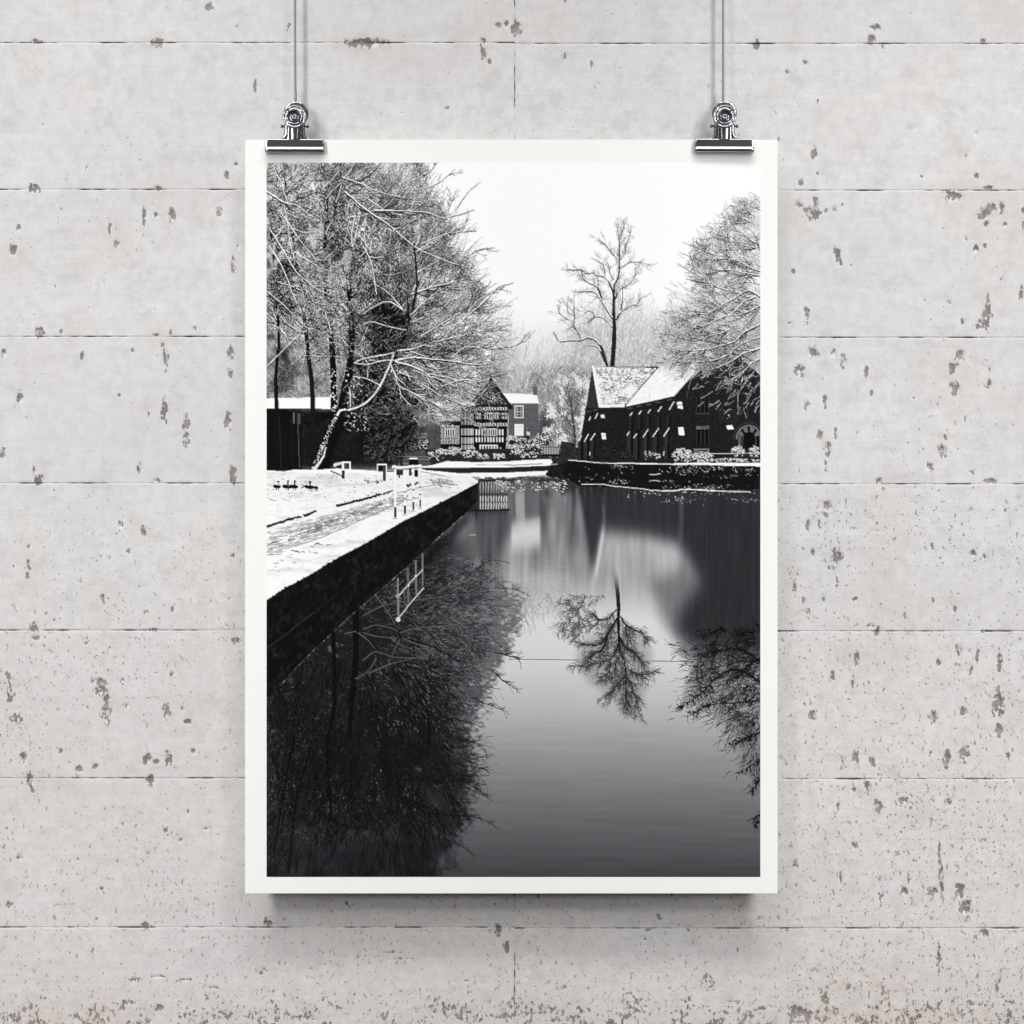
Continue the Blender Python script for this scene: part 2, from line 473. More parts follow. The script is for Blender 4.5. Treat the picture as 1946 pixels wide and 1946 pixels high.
poly(CHs(*([(1660, 905)] + arc[::-1] + [(1870, 905)])), .06); strokes(pl(CHs(*arc), 2.6, 2.6, .45)); strokes(pl(CHs(*[(1765 + 128 * math.cos(a), 825 - 138 * math.sin(a)) for a in np.linspace(.4, math.pi, 12)]), 3, 3, .2))
for a in np.linspace(.5, 2.6, 4): 
    poly(CHs((1765 + 60 * math.cos(a + .2), 825 - 60 * math.sin(a + .2)), (1765 + 98 * math.cos(a + .22), 825 - 104 * math.sin(a + .22)), (1765 + 98 * math.cos(a - .2), 825 - 104 * math.sin(a - .2)), (1765 + 60 * math.cos(a - .18), 825 - 60 * math.sin(a - .18))), .42, .12, (2, 2), 12)
for x in (1672, 1855): poly(CHs((x, 800), (x + 26, 800), (x + 26, 890), (x, 890)), .34, .12, (2, 3), 13)
strokes(pl(CHs((1715, 800), (1710, 900)), 1.2, 1.2, .3) + pl(CHs((1820, 800), (1826, 900)), 1.2, 1.2, .3))

# ---------------- far garden: banks, shrubs, steps, bridge
poly([(760, 856), (1100, 850), (1100, 880), (760, 886)], .16, .06, (4, 3), 14)
def shrub(cx, cy, rx, ry, n, dark=.12, light=.93, frac=.62, seed=0):
    r = np.random.default_rng(int(cx * 7 + cy) + seed)
    a = r.uniform(0, 6.283, n); d = np.sqrt(r.random(n))
    x = cx + rx * d * np.cos(a); y = cy + ry * d * np.sin(a)
    strokes([(xx, yy, xx + r.normal(0, 2), yy + r.normal(0, 1.5), 1.3, 1, dark + .1 * r.random()) for xx, yy in zip(x, y)])
    up = (y < cy + ry * r.uniform(-.5, .9, n)) & (r.random(n) < frac)
    strokes([(xx, yy - 1, xx + r.normal(0, 1.6), yy - 1 + r.normal(0, 1), r.uniform(.5, 1.1), .5, light - .25 * r.random()) for xx, yy in zip(x[up], y[up])])
for q in [(792, 845, 22, 16, 210), (785, 833, 12, 7, 80), (826, 868, 20, 9, 160), (862, 860, 17, 10, 180), (838, 862, 12, 8, 120), (896, 865, 18, 9, 180), (917, 869, 12, 6, 90), (948, 868, 13, 6, 110), (972, 836, 10, 8, 90), (996, 838, 26, 5, 120),
          (1015, 850, 20, 9, 150), (985, 862, 16, 8, 110), (1010, 866, 20, 6, 110), (1032, 834, 16, 12, 150), (1040, 866, 22, 10, 120, .12, .7, .35)]:
    shrub(*q)
poly([(1003, 811), (1009, 836), (997, 836)], .5); shrub(1003, 828, 4, 9, 45)
rect(1031, 850, 1066, 864, .62); 
for x in range(1032, 1067, 5): rect(x, 850, x + .9, 866, .2)
rect(1029, 863, 1068, 867, .1); rect(1029, 849, 1068, 850.4, .3)
poly([(1066, 838), (1090, 842), (1105, 884), (1060, 884)], .17, .09, (3, 3), 15)
poly([(760, 857), (805, 857), (822, 886), (766, 886)], .1)
for i in range(9):
    y = 858.5 + i * 3.1; strokes(pl([(762 + i * .5, y), (806 + i * 1.7, y - .6)], 1.0, 1.0, .42 + .1 * (i % 2)))
poly([(778, 872), (794, 872), (796, 884), (776, 884)], .04); strokes(pl([(778, 871.5), (793, 871)], 1.8, 1.8, .95))
for q in [(1297, 867, 20, 15, 420, .1, .95, .6), (1335, 869, 20, 10, 300), (1402, 860, 13, 12, 220), (1434, 860, 10, 11, 150), (1232, 866, 11, 8, 90, .1, .8, .4), (1250, 868, 7, 5, 50), (1180, 868, 22, 10, 90, .08, .35, .4), (1160, 858, 18, 10, 60, .08, .28, .3),
          (1390, 876, 55, 4, 240), (1345, 878, 20, 4, 90)]:
    shrub(*q)
strokes(pl([(1350, 862), (1446, 861)], 1, 1, .75))
rect(1318, 853, 1348, 854, .6)
for x in range(1319, 1348, 3): rect(x, 853, x + .8, 862, .5)
snowtop = [(849, 876), (900, 878), (960, 877), (1000, 874), (1046, 872), (1050, 878), (1044, 885), (960, 888), (800, 890), (790, 887), (820, 884)]
poly(snowtop, .985); strokes(pl([(905, 883), (960, 884), (1030, 881)], .6, .9, .5, .4, 4))
strokes(pl([(1080, 874), (1105, 876), (1141, 879.5), (1200, 880.5), (1279, 882)], 1.0, 2.2, .9, .25, 4) + pl([(1279, 882), (1340, 881.5), (1446, 882)], 2.8, 6, .98, .3, 3))

# ---------------- the big snowy trees on the left bank
crown = [(490, 300), (800, 300), (826, 352), (856, 412), (878, 470), (904, 526), (926, 566), (948, 612), (954, 648), (940, 696), (918, 730), (895, 758), (866, 790), (836, 806), (800, 846), (770, 866), (490, 790)]
cm = full_mask(crown, 32)
edge = smooth(.30, 1.05, cm + .75 * (vnoise(44, 40, 41, 3) - .5)) * (1 - .6 * smooth(780, 815, YY) * smooth(700, 790, XX))
rad = lambda x, y: np.arctan2(y - 690, x - 700)
FLOW = vnoise(70, 70, 40, 2)
def field(x, y):
    a_r = np.arctan2(y - 700, x - 690)
    hang = 1.0 + .25 * np.sin(x * .03)
    wgt = smooth(640, 740, x - .25 * (y - 500))
    ix = np.clip(((x - PX0) * SS).astype(int), 0, CW - 1); iy = np.clip(((y - PY0) * SS).astype(int), 0, CH - 1)
    r3 = np.random.default_rng(3)
    a_ = np.where(r3.random(len(x)) < wgt, a_r, np.where(r3.random(len(x)) < .3, -1.25, hang))
    return a_ + 1.6 * (FLOW[iy, ix] - .5)
darkcore = np.zeros((CH, CW), np.float32)
for cx, cy, rx, ry, k in [(735, 620, 55, 110, 1), (705, 740, 60, 70, 1), (770, 760, 50, 70, .8), (740, 830, 80, 50, 1.1), (665, 620, 26, 110, .6), (600, 620, 20, 130, .45), (520, 560, 40, 120, .5), (530, 700, 40, 60, .6), (760, 470, 60, 50, .45), (650, 450, 60, 100, .45), (580, 690, 60, 50, .3), (600, 320, 90, 30, .4), (930, 700, 50, 50, .25)]:
    darkcore = np.maximum(darkcore, k * np.exp(-(((XX - cx) / rx) ** 2 + ((YY - cy) / ry) ** 2)))
tone = .60 - .52 * np.clip(darkcore, 0, 1.1) + .42 * (vnoise(11, 11, 42, 3) - .5) + .34 * smooth(740, 900, XX) + .12 * smooth(640, 540, YY)
tone = np.clip(tone, .06, .9)
grey_l = smooth(670, 720, YY) * smooth(650, 610, XX)
tone = tone * (1 - .6 * grey_l) + .6 * grey_l * (.30 + .5 * vnoise(2.4, 2.4, 43, 2))
holes = smooth(.62, .80, vnoise(16, 22, 44, 2)) * smooth(700, 560, YY) * smooth(700, 560, XX + .3 * (YY - 400))
tone = tone * (1 - holes) + .95 * holes
canvas[:] = canvas * (1 - edge * .93) + tone * edge * .93
# solid shade under the trees, hedge, shed
sh = full_mask([(500, 770), (640, 780), (700, 690), (770, 700), (800, 770), (790, 815), (770, 850), (760, 888), (640, 893), (500, 893)], 7)
sh *= smooth(.1, .5, sh)
shade = .075 + .10 * vnoise(5, 5, 45, 3) ** 2
canvas[:] = canvas * (1 - sh) + shade * sh
poly([(500, 776), (560, 779), (574, 786), (574, 894), (500, 894)], .075, .012, (3, 30), 46)
for x, v in ((531, .16), (553, .13), (566, .32), (576, .14)): strokes(pl([(x, 792), (x + 3, 888)], 1.4, 1.6, v, .2, 3))
rect(557, 784, 560, 805, .35); rect(565, 786, 571, 806, .3)
poly([(500, 757), (630, 754), (632, 777), (560, 776), (500, 777)], .96, .03, (3, 3), 47)
strokes(pl([(506, 777), (545, 777), (578, 789)], 1.6, 1.6, .22))

trunks = []
trunks += pl([(612, 900), (622, 862), (636, 822), (648, 790), (655, 745), (663, 705), (668, 665), (668, 600), (663, 540), (660, 500)], 24, 6, .06, .3, 4)
trunks += pl([(634, 812), (634, 760), (633, 700), (628, 620), (620, 540), (616, 480), (621, 420), (617, 340), (612, 300)], 13, 4.5, .06, .3, 4)
trunks += pl([(595, 892), (594, 800), (593, 740), (588, 690), (580, 620), (566, 520), (552, 420), (540, 330)], 11, 2.5, .1, .3, 4)
trunks += pl([(527, 890), (526, 780), (524, 720), (530, 640), (524, 560), (514, 430)], 9, 3, .08, .3, 4)
trunks += pl([(616, 480), (634, 420), (642, 360), (655, 300)], 4, 2, .1, .3, 4)
big = []
big += pl([(645, 785), (668, 780), (690, 771), (707, 757), (722, 736), (735, 709), (743, 690), (748, 676)], 5.5, 4.5, .07, .2, 4)
stem = pl([(744, 694), (756, 665), (768, 640), (776, 612), (784, 588), (792, 545), (790, 500), (786, 462)], 6.5, 2.6, .06, .2, 4)
limb2 = [([(748, 686), (725, 687), (700, 694), (675, 691)], 2.6, 1.6), ([(750, 672), (712, 679), (678, 688), (664, 700)], 2.6, 1.6), ([(756, 668), (785, 664), (810, 655)], 3, 1.4),
         ([(752, 687), (785, 681), (825, 684), (860, 687), (900, 694), (935, 690)], 3.4, 1.2), ([(752, 689), (790, 700), (820, 716), (850, 728), (880, 740)], 3, 1), ([(742, 692), (752, 716), (760, 736), (790, 750), (830, 770), (865, 800)], 2.4, 1),
         ([(725, 735), (700, 722), (672, 716)], 2, 1), ([(768, 592), (750, 570), (735, 555), (712, 540)], 1.8, 1), ([(768, 592), (738, 574), (708, 585), (690, 598)], 2, 1), ([(772, 628), (738, 622), (706, 612), (690, 618)], 1.6, .9),
         ([(784, 560), (815, 548), (850, 540), (890, 528)], 2.6, .9), ([(780, 600), (812, 570), (850, 545)], 2, .9), ([(792, 520), (812, 508), (835, 495)], 1.8, .8), ([(656, 366), (690, 395), (738, 428), (790, 470), (845, 496), (885, 508)], 3, 1), ([(650, 338), (690, 352), (722, 366), (782, 379)], 2.2, .9),
         ([(712, 401), (760, 402), (812, 405), (845, 415), (900, 399)], 2.6, .9), ([(700, 380), (728, 398), (738, 402)], 2, 1.2), ([(790, 480), (830, 455), (880, 432)], 1.8, .8), ([(800, 465), (850, 445), (905, 439)], 1.6, .8),
         ([(506, 364), (540, 386), (566, 392), (590, 412)], 3.2, 1.4), ([(512, 435), (540, 480), (566, 520), (600, 548), (640, 566)], 2.2, 1), ([(512, 470), (535, 505), (555, 555), (575, 600)], 2.2, 1), ([(540, 390), (548, 430), (556, 480), (578, 520)], 2, 1), ([(530, 400), (580, 470), (625, 520)], 2, .9),
         ([(560, 480), (600, 505), (622, 520)], 2, 1), ([(508, 555), (550, 590), (600, 640)], 1.6, .9), ([(506, 700), (545, 660), (580, 630), (605, 622)], 1.6, .9), ([(860, 680), (885, 660), (920, 662), (970, 660), (1000, 648)], 1.6, .7), ([(890, 600), (920, 575), (945, 548), (975, 538)], 2, .7),
         ([(880, 610), (905, 575), (930, 560), (958, 545)], 1.8, .7), ([(830, 650), (870, 640), (905, 632), (960, 627)], 1.6, .7), ([(800, 640), (850, 610), (880, 590), (905, 560)], 1.8, .8), ([(820, 440), (850, 400), (868, 360)], 1.3, .6), ([(800, 360), (830, 350), (865, 322)], 1.4, .6), ([(780, 345), (812, 330), (828, 312)], 1.2, .6), ([(865, 400), (890, 365), (914, 345)], 1.2, .5),
         ([(870, 520), (900, 480), (940, 470)], 1.2, .6), ([(900, 700), (930, 715), (965, 710)], 1.4, .7), ([(840, 735), (880, 722), (920, 726), (945, 705)], 1.6, .8), ([(690, 470), (706, 500), (716, 560)], 2.2, 1.2), ([(676, 410), (668, 450), (676, 490)], 2, 1)]
for p, a, b in limb2: big += pl(p, a * 1.3, b * 1.2, .07, .4, 4)

def layered(tw, nb, snow_p, seed): draw_twigs(tw, nb, snow_p, .5, seed, darkcore)
lowl = (1 - .85 * smooth(700, 740, YY) * smooth(670, 620, XX)) * (1 - smooth(735, 760, YY) * smooth(680, 640, XX)) * (1 - smooth(775, 805, YY) * smooth(810, 770, XX)) * (1 - smooth(800, 825, YY))
def inmask(q, m, pw=.8):
    ix = np.clip(((q[:, -1, 2] - PX0) * SS).astype(int), 0, CW - 1); iy = np.clip(((q[:, -1, 3] - PY0) * SS).astype(int), 0, CH - 1)
    return q[m[iy, ix] > rng.random(len(q)) * pw]
def toward_l(x, y):
    a = np.arctan2(y - 690 + .0 * x, x - 690)
    left = np.where(np.sin(x * .11 + y * .05) > -.2, .95, -1.1)
    return np.where(x - .2 * (y - 500) > 660, a - .12, left)
up_tr = [r for r in trunks if r[1] < 650]
far_tw = scatter(3200, (500, 300, 975, 800), np.clip(edge, 0, 1) ** 1.5 * lowl, field, 10, 34, (.4, .9), (.18, .5), .22, 3, 51, .3)
draw_twigs(far_tw, 6, .75, .25, 1, darkcore, .6)
strokes(trunks)
# thinner limbs filling the crown between the traced ones
fill = []
for i in range(150):
    x0, y0 = rng.uniform(640, 800), rng.uniform(330, 740)
    a0 = math.atan2(y0 - 690, x0 - 680) + rng.normal(0, .35) if y0 > 420 else rng.uniform(-.9, .8)
    L0 = rng.uniform(60, 190)
    p = [(x0 + math.cos(a0 + .25 * math.sin(t * 4 + i)) * L0 * t, y0 + math.sin(a0 + .25 * math.sin(t * 4 + i)) * L0 * t) for t in (0, .33, .66, 1)]
    fill += pl(p, rng.uniform(1.4, 2.6), .7, rng.uniform(.1, .3), .5, 3)
for i in range(110):
    x0, y0 = rng.uniform(490, 660), rng.uniform(290, 640)
    a0 = rng.choice((.95, 1.15, -1.2, -1.5, .6)) + rng.normal(0, .2); L0 = rng.uniform(50, 150)
    p = [(x0 + math.cos(a0 + .22 * math.sin(t * 4 + i)) * L0 * t, y0 + math.sin(a0 + .22 * math.sin(t * 4 + i)) * L0 * t) for t in (0, .33, .66, 1)]
    fill += pl(p, rng.uniform(1.4, 2.8), .7, rng.uniform(.08, .26), .5, 3)
fill = [r for r in fill if lowl[int(np.clip((r[3] - PY0) * SS, 0, CH - 1)), int(np.clip((r[2] - PX0) * SS, 0, CW - 1))] * edge[int(np.clip((r[3] - PY0) * SS, 0, CH - 1)), int(np.clip((r[2] - PX0) * SS, 0, CW - 1))] > .25]
fv = branches(fill, toward_l, [(.09, 18, 56, 1.5, .2, (.3, .8), .12), (.17, 7, 22, .9, .28, (.35, .9), .06)], 56)
fv = [inmask(q, np.clip(edge * 1.1, 0, 1) * lowl) for q in fv]
draw_twigs(fv[1], 8, .8, .3, 21, darkcore, .6); draw_twigs(fv[0], 6, .85, .35, 22, darkcore, .6)
strokes(fill); strokes(snow_on(fill, -.2, .5, .92, .25))
lv = branches(big + stem + up_tr, toward_l, [(.080, 36, 100, 2.2, .09, (.3, .8), .14), (.17, 14, 44, 1.25, .13, (.35, .85), .12), (.20, 6, 18, .8, .2, (.35, .9), .06)], 52)
lv = [inmask(q, np.clip(edge * 1.25, 0, 1) * lowl) for q in lv]
n3 = len(lv[2]) // 2
draw_twigs(lv[2][:n3], 8, .7, .3, 2, darkcore)
draw_twigs(lv[1], 8, .85, .4, 3, darkcore)
tk = [r for r in trunks if 320 < r[1] <= 705 and r[4] > 1.2 and rng.random() < .75]
strokes(tk)
draw_twigs(lv[0], 6, .9, .5, 4, darkcore)
strokes(big); strokes(snow_on(big, -.3, .6, .96, .3))
draw_twigs(lv[2][n3:], 6, .7, .3, 5, darkcore)
clump = vnoise(34, 30, 57, 3)
canvas[:] = canvas * (1 - edge * (.30 * smooth(.52, .30, clump))) + edge * .08 * smooth(.5, .75, clump)
kk = [r for r in big if r[1] > 560 and 660 < r[0] < 800]
core_dark = np.clip(darkcore - .45, 0, .6) * smooth(540, 600, YY) * smooth(660, 690, XX) * (.5 + vnoise(7, 7, 59, 3))
canvas *= 1 - np.clip(core_dark * 1.5, 0, .85)  # darkens the core of the printed crown over its twigs
draw_twigs(lv[0][::3], 2, .9, .5, 7, darkcore, .7)
hb = [r for r in big if r[4] > .8]
strokes(hb); strokes(snow_on(hb, -.3, .6, .97, .4))
strokes(stem)
strokes(kk); strokes(snow_on(kk, -.3, .65, .97, .45))
# bare outer twigs against the sky
edn = np.clip(edge * (1 - edge) * 4, 0, 1)
et = scatter(700, (720, 300, 1000, 780), edn, rad, 14, 44, (.4, .8), (.35, .65), .14, 4, 53, .25)
strokes(et.reshape(-1, 7), 'min')
reach = [r for r in big if r[0] > 820]
rl_ = branches(reach, toward_l, [(.06, 14, 40, 1.1, .25, (.3, .7), .1), (.14, 6, 16, .7, .4, (.3, .8), .05)], 55)
for q in rl_[::-1]: strokes(q.reshape(-1, 7), 'min')
veil = []
for p in ([(790, 706), (830, 722), (880, 742), (930, 756)], [(800, 730), (850, 758), (905, 778), (940, 792)], [(770, 740), (820, 768), (870, 790), (910, 806)], [(820, 712), (880, 726), (925, 738), (950, 732)], [(760, 750), (800, 790), (840, 812)]):
    veil += pl(p, 1.8, .7, .16, .6, 4)
vq = branches(veil, lambda x, y: np.full(len(x), .35), [(.13, 14, 44, 1.2, .18, (.3, .8), .12), (.2, 6, 18, .8, .26, (.35, .9), .06)], 58)
draw_twigs(vq[1], 3, .75, .3, 31, None, .6); draw_twigs(vq[0], 3, .85, .4, 32, None, .65); strokes(veil); strokes(snow_on(veil, -.2, .5, .92, .3))
strokes(reach); strokes(snow_on(reach, -.2, .5, .9, .22))
cc = np.clip(edge, 0, 1) * smooth(830, 780, YY)
canvas[:] = np.clip(canvas * (1 - cc) + cc * (.52 + (canvas - .50) * 1.38), .04, .98)
lift = np.clip(edge, 0, 1) * smooth(690, 860, XX + .45 * (520 - YY))
canvas[:] = 1 - (1 - canvas) * (1 - .16 * lift)
gap = np.clip(edge, 0, 1) * smooth(.60, .74, vnoise(15, 22, 48, 2)) * smooth(600, 480, YY) * smooth(720, 640, XX)
canvas[:] = 1 - (1 - canvas) * (1 - .55 * gap)
# lower trunks again, in front, with snow on the leaning one
low = [r for r in trunks if r[1] > 690]
strokes(low)
sp = []
r_ = np.random.default_rng(8)
for i in range(120):
    t = r_.random() ** 1.1; y = 893 - 106 * t; xc = np.interp(y, [787, 822, 862, 893], [640, 625, 608, 594])
    sp.append((xc + r_.normal(0, 2.2), y, r_.uniform(.4, 1.2), .9))
blobs(sp, .9)
strokes(pl([(597, 893), (612, 872), (620, 850)], 5, 1.5, .9, .5, 4) + pl([(641, 788), (646, 780), (656, 778)], 4, 3, .97))
sp = [(r_.uniform(628, 641), r_.uniform(700, 800), r_.uniform(.6, 2.0), .92) for i in range(34)] + [(r_.uniform(655, 690), r_.uniform(700, 770), r_.uniform(.6, 1.6), .85) for i in range(36)] + [(r_.uniform(655, 700), r_.uniform(790, 820), r_.uniform(.5, 1.4), .75) for i in range(50)]
blobs(sp, .9)
gd = scatter(420, (690, 770, 790, 880), sh, lambda x, y: np.full(len(x), -.6), 5, 16, (.5, .9), (.16, .5), .4, 3, 57)
strokes(gd.reshape(-1, 7))
gd = scatter(500, (650, 600, 800, 790), np.clip(darkcore, 0, 1), lambda x, y: np.full(len(x), -.4), 5, 20, (.5, .8), (.3, .75), .5, 3, 58)
strokes(gd.reshape(-1, 7))

# ---------------- the tree leaning in from the right
rcrown = [(1500, 360), (1444, 372), (1392, 398), (1362, 432), (1312, 462), (1296, 492), (1306, 528), (1272, 585), (1250, 634), (1246, 676), (1270, 704), (1306, 752), (1345, 792), (1500, 808)]
rm = full_mask(rcrown, 24)
redge = smooth(.25, 1.05, rm + .75 * (vnoise(40, 36, 61, 3) - .5))
rt_tone = .82 + .34 * (vnoise(11, 11, 62, 3) - .5) - .16 * smooth(1330, 1440, XX) * smooth(520, 640, YY)
chm = full_mask([(1113, 774), (1140, 770), (1190, 770), (1284, 748), (1345, 690), (1378, 654), (1446, 714), (1446, 884), (1095, 884)], 1)
bl = redge * (.8 - .7 * smooth(690, 740, YY)) * (1 - .9 * chm)
canvas[:] = canvas * (1 - bl) + np.clip(rt_tone, .2, .95) * bl
rang = lambda x, y: np.arctan2(y - 640, x - 1520) + .15 * np.sin(y * .05)
RT = lambda *p: Z(1200, 350, 260 / 1435, p)
rbig = []
for p, a, b in [([(1370, 1200), (1230, 1120), (1080, 1200), (970, 1260), (800, 1360), (700, 1360)], 3.6, 1.2), ([(1290, 1190), (1180, 1240), (1050, 1360), (950, 1400), (780, 1480), (620, 1530)], 3.4, 1), ([(1370, 1270), (1150, 1370), (1000, 1380), (880, 1440)], 2.8, 1), ([(1370, 1460), (1180, 1560), (1080, 1650), (930, 1700), (740, 1740), (400, 1760)], 3.6, 1),
                ([(1370, 1720), (1180, 1780), (1050, 1860), (900, 1930)], 3.6, 1.4), ([(1370, 1830), (1260, 1880), (1180, 1960), (1000, 2080)], 3, 1.2), ([(1300, 350), (1200, 260), (1180, 200)], 1.6, .7), ([(1370, 280), (1250, 230), (1190, 180)], 1.4, .6), ([(1290, 420), (1200, 380), (1080, 320)], 1.6, .7), ([(890, 750), (800, 690), (700, 560)], 2, .8), ([(880, 745), (740, 690), (540, 610)], 1.8, .6),
                ([(980, 1110), (860, 1060), (700, 900), (640, 800), (600, 720)], 2.6, .8), ([(900, 1140), (780, 1010), (600, 910), (480, 820)], 1.7, .6), ([(1370, 920), (1250, 880), (1100, 800), (980, 790), (750, 800)], 2.4, .9), ([(1370, 700), (1250, 660), (1080, 640), (1040, 700)], 1.8, .8), ([(1370, 970), (1160, 930), (1000, 900), (780, 945)], 2.4, .9), ([(1050, 640), (1010, 560), (1000, 380)], 1.3, .6),
                ([(1370, 1060), (1250, 1030), (1130, 1040), (950, 1090)], 1.8, .8), ([(950, 1265), (880, 1210), (820, 1150)], 1.8, .9), ([(1370, 1600), (1150, 1680), (1000, 1800), (800, 1860), (560, 1880)], 2.6, .9), ([(1100, 1480), (960, 1560), (820, 1590), (700, 1640), (480, 1610)], 2, .8)]:
    rbig += pl(RT(*p), a, b, .13, .3, 4)

def toward_r(x, y): return np.arctan2(y - 700, x - 1560) + .25 * np.sin(y * .06 + x * .04)
rfar = scatter(900, (1235, 360, 1460, 780), np.clip(redge, 0, 1) ** 1.4 * (1 - .6 * smooth(680, 740, YY)), rang, 8, 26, (.4, .8), (.3, .6), .25, 3, 63, .4)
draw_twigs(rfar, 5, .8, .25, 11, None, .7)
rv = branches(rbig, toward_r, [(.12, 20, 60, 1.8, .14, (.3, .8), .12), (.19, 9, 30, 1.1, .2, (.35, .85), .1), (.24, 5, 14, .7, .28, (.35, .9), .05)], 65)
rv = [inmask(q, np.clip(redge * 1.3, 0, 1) * (1 - .15 * smooth(720, 800, YY))) for q in rv]
draw_twigs(rv[2], 8, .65, .3, 12, None, .65)
draw_twigs(rv[1], 6, .85, .4, 13, None, .65)
draw_twigs(rv[0], 5, .9, .5, 14, None, .7)
strokes(rbig); strokes(snow_on(rbig, -.2, .55, .95, .35))
et = scatter(380, (1230, 350, 1450, 700), np.clip(redge * (1 - redge) * 4, 0, 1), lambda x, y: np.full(len(x), -2.3), 8, 22, (.4, .8), (.35, .65), .25, 3, 64)
strokes(et.reshape(-1, 7), 'min')

# ---------------- the water: everything above, mirrored about the waterline
WL = 890.0
water = np.ones((CH, CW), np.float32)
gy = np.interp(YY[:, 0], [890, 960, 1040, 1120, 1180, 1260, 1320, 1400, 1460, 1520, 1580, 1620, 1666], [.55, .58, .62, .72, .86, .83, .76, .64, .55, .46, .385, .335, .27])
water *= gy[:, None]
water += .035 * (vnoise(90, 5, 71, 2) - .5) * smooth(1250, 1400, YY)
# mirrored bank, smeared downwards
j0 = int((WL - PY0) * SS)
n_m = j0
flip = canvas[:j0][::-1].copy()                      # row 0 is the waterline
fl = np.ones((CH, CW), np.float32)
fl[j0:j0 + n_m] = flip[:CH - j0]
fl_s = blur(fl, .4, 2.5); fl_b = blur(fl, 1.5, 15, 3)
a = smooth(925, 960, YY)
mir = fl_s * (1 - a) + fl_b * a
mir = .12 + .70 * mir ** 1.15
am = smooth(1135, 1075, YY)
water = water * (1 - am) + np.minimum(mir, .95) * am
streak = (vnoise(5, 130, 72, 2) - .5) * .16 + (vnoise(30, 2.2, 73, 2) - .5) * .06
water += streak * smooth(900, 930, YY) * smooth(1170, 1090, YY)
rmg = full_mask([(1226, 1098), (1300, 1090), (1330, 1120), (1330, 1240), (1285, 1214), (1258, 1180), (1246, 1140)], 12)
water = water * (1 - .8 * rmg) + (.40 + .1 * (vnoise(4, 60, 79, 2) - .5)) * .8 * rmg
# soft dark reflection of the right-hand trees and gable
rmk = full_mask([(1292, 935), (1304, 1040), (1330, 1092), (1322, 1120), (1290, 1160), (1284, 1192), (1300, 1216), (1330, 1236), (1460, 1250), (1460, 930)], 9)
rmk = blur(rmk, 9, 16); water = water * (1 - rmk) + (.185 + .05 * (vnoise(4, 60, 74, 2) - .5)) * rmk
c1 = full_mask([(1100, 935), (1290, 935), (1290, 1030), (1220, 1018), (1148, 1010), (1130, 1092), (1118, 1050)], 7)
water = water * (1 - .8 * c1) + (.20 + .06 * (vnoise(4, 80, 75, 2) - .5)) * .8 * c1
c2 = blur(full_mask([(1146, 1018), (1215, 1022), (1262, 1034), (1286, 1056), (1292, 1084), (1262, 1092), (1236, 1096), (1224, 1130), (1142, 1126), (1134, 1096)], 3), 4, 17)
water = water * (1 - .68 * c2) + (.68 + .26 * (vnoise(5, 70, 76, 2) - .5) + .04 * smooth(1030, 1075, YY) * smooth(1230, 1270, XX)) * .68 * c2
target_keep = canvas.copy()
wmask = (YY > 906).astype(np.float32)
canvas[:] = np.where(YY > 895, water, canvas)
strokes(pl([(1147, 1005), (1139, 1050), (1132, 1094)], 5.5, 5.5, .86, 0, 4))
strokes(pl([(1147, 960), (1148, 1005)], 3, 4, .42))
strokes(pl([(1293, 955), (1296, 1000), (1294, 1040)], 4, 3, .30))
wsm = full_mask([(1095, 950), (1330, 950), (1330, 1190), (1100, 1170)], 8)
canvas[:] = canvas * (1 - wsm) + blur(canvas, 2.4, 10) * wsm
mirror = lambda rows: np.stack([rows[:, 0] + (WL - rows[:, 1]) * .03, 2 * WL - rows[:, 1], rows[:, 2] + (WL - rows[:, 3]) * .03, 2 * WL - rows[:, 3], rows[:, 4], rows[:, 5], rows[:, 6]], 1)
def soft_strokes(rows, vals, alpha_blur=(0, 0), mode='min'):
    tmp = np.ones((CH, CW), np.float32)
    rows = np.array(rows, np.float32).copy(); rows[:, 6] = vals
    strokes(rows, 'min', tmp)
    if alpha_blur[0] or alpha_blur[1]: tmp = blur(tmp, *alpha_blur)
    return tmp
# tall tree mirrored: dark, every twig showing
mt = mirror(np.array([r for r in tall if (r[1] < 640 and r[0] > 1095) or r[0] > 1155], np.float32))
mt[:, 4:6] *= .9
mtt = mirror(np.array([r for r in tall_tw if r[1] < 650], np.float32))
more = np.vstack([q.reshape(-1, 7) for q in branches([r for r in tall if r[4] < 2.6 and r[1] < 630], lambda x, y: np.arctan2(y - 680, (x - 1172) * 1.4), [(.42, 10, 32, 1.1, .3, (.3, .9), .13), (.38, 5, 13, .7, .3, (.3, .9), .08)], 97)])
keep = more[:, 1] < 640
canvas *= .34 + .66 * soft_strokes(np.vstack([mtt, mirror(more[keep])]), .12, (0, 0)) 
topfade = smooth(1082, 1140, YY)
trk = soft_strokes(mt, .08)
canvas *= 1 - topfade * (1 - trk) * .88
fog = full_mask(Z(1020, 1080, 280 / 1803, [(520, 900), (760, 760), (1000, 620), (1300, 800), (1420, 1050), (1330, 1400), (1260, 1720), (1050, 1740), (900, 1560), (620, 1380), (480, 1150)]), 7)
canvas *= 1 - .20 * fog
haze_tw = scatter(620, (930, 1100, 1150, 1200), smooth(1095, 1130, YY) * smooth(1205, 1150, YY + 22 * np.sin(XX * .05)) * smooth(1150, 1080, XX), lambda x, y: np.full(len(x), 1.4), 8, 26, (.4, .8), (.5, .74), .3, 3, 81, .3)
strokes(haze_tw.reshape(-1, 7), 'min')
strokes(pl([(970, 1252.5), (1120, 1254), (1300, 1257)], .75, .75, .42))

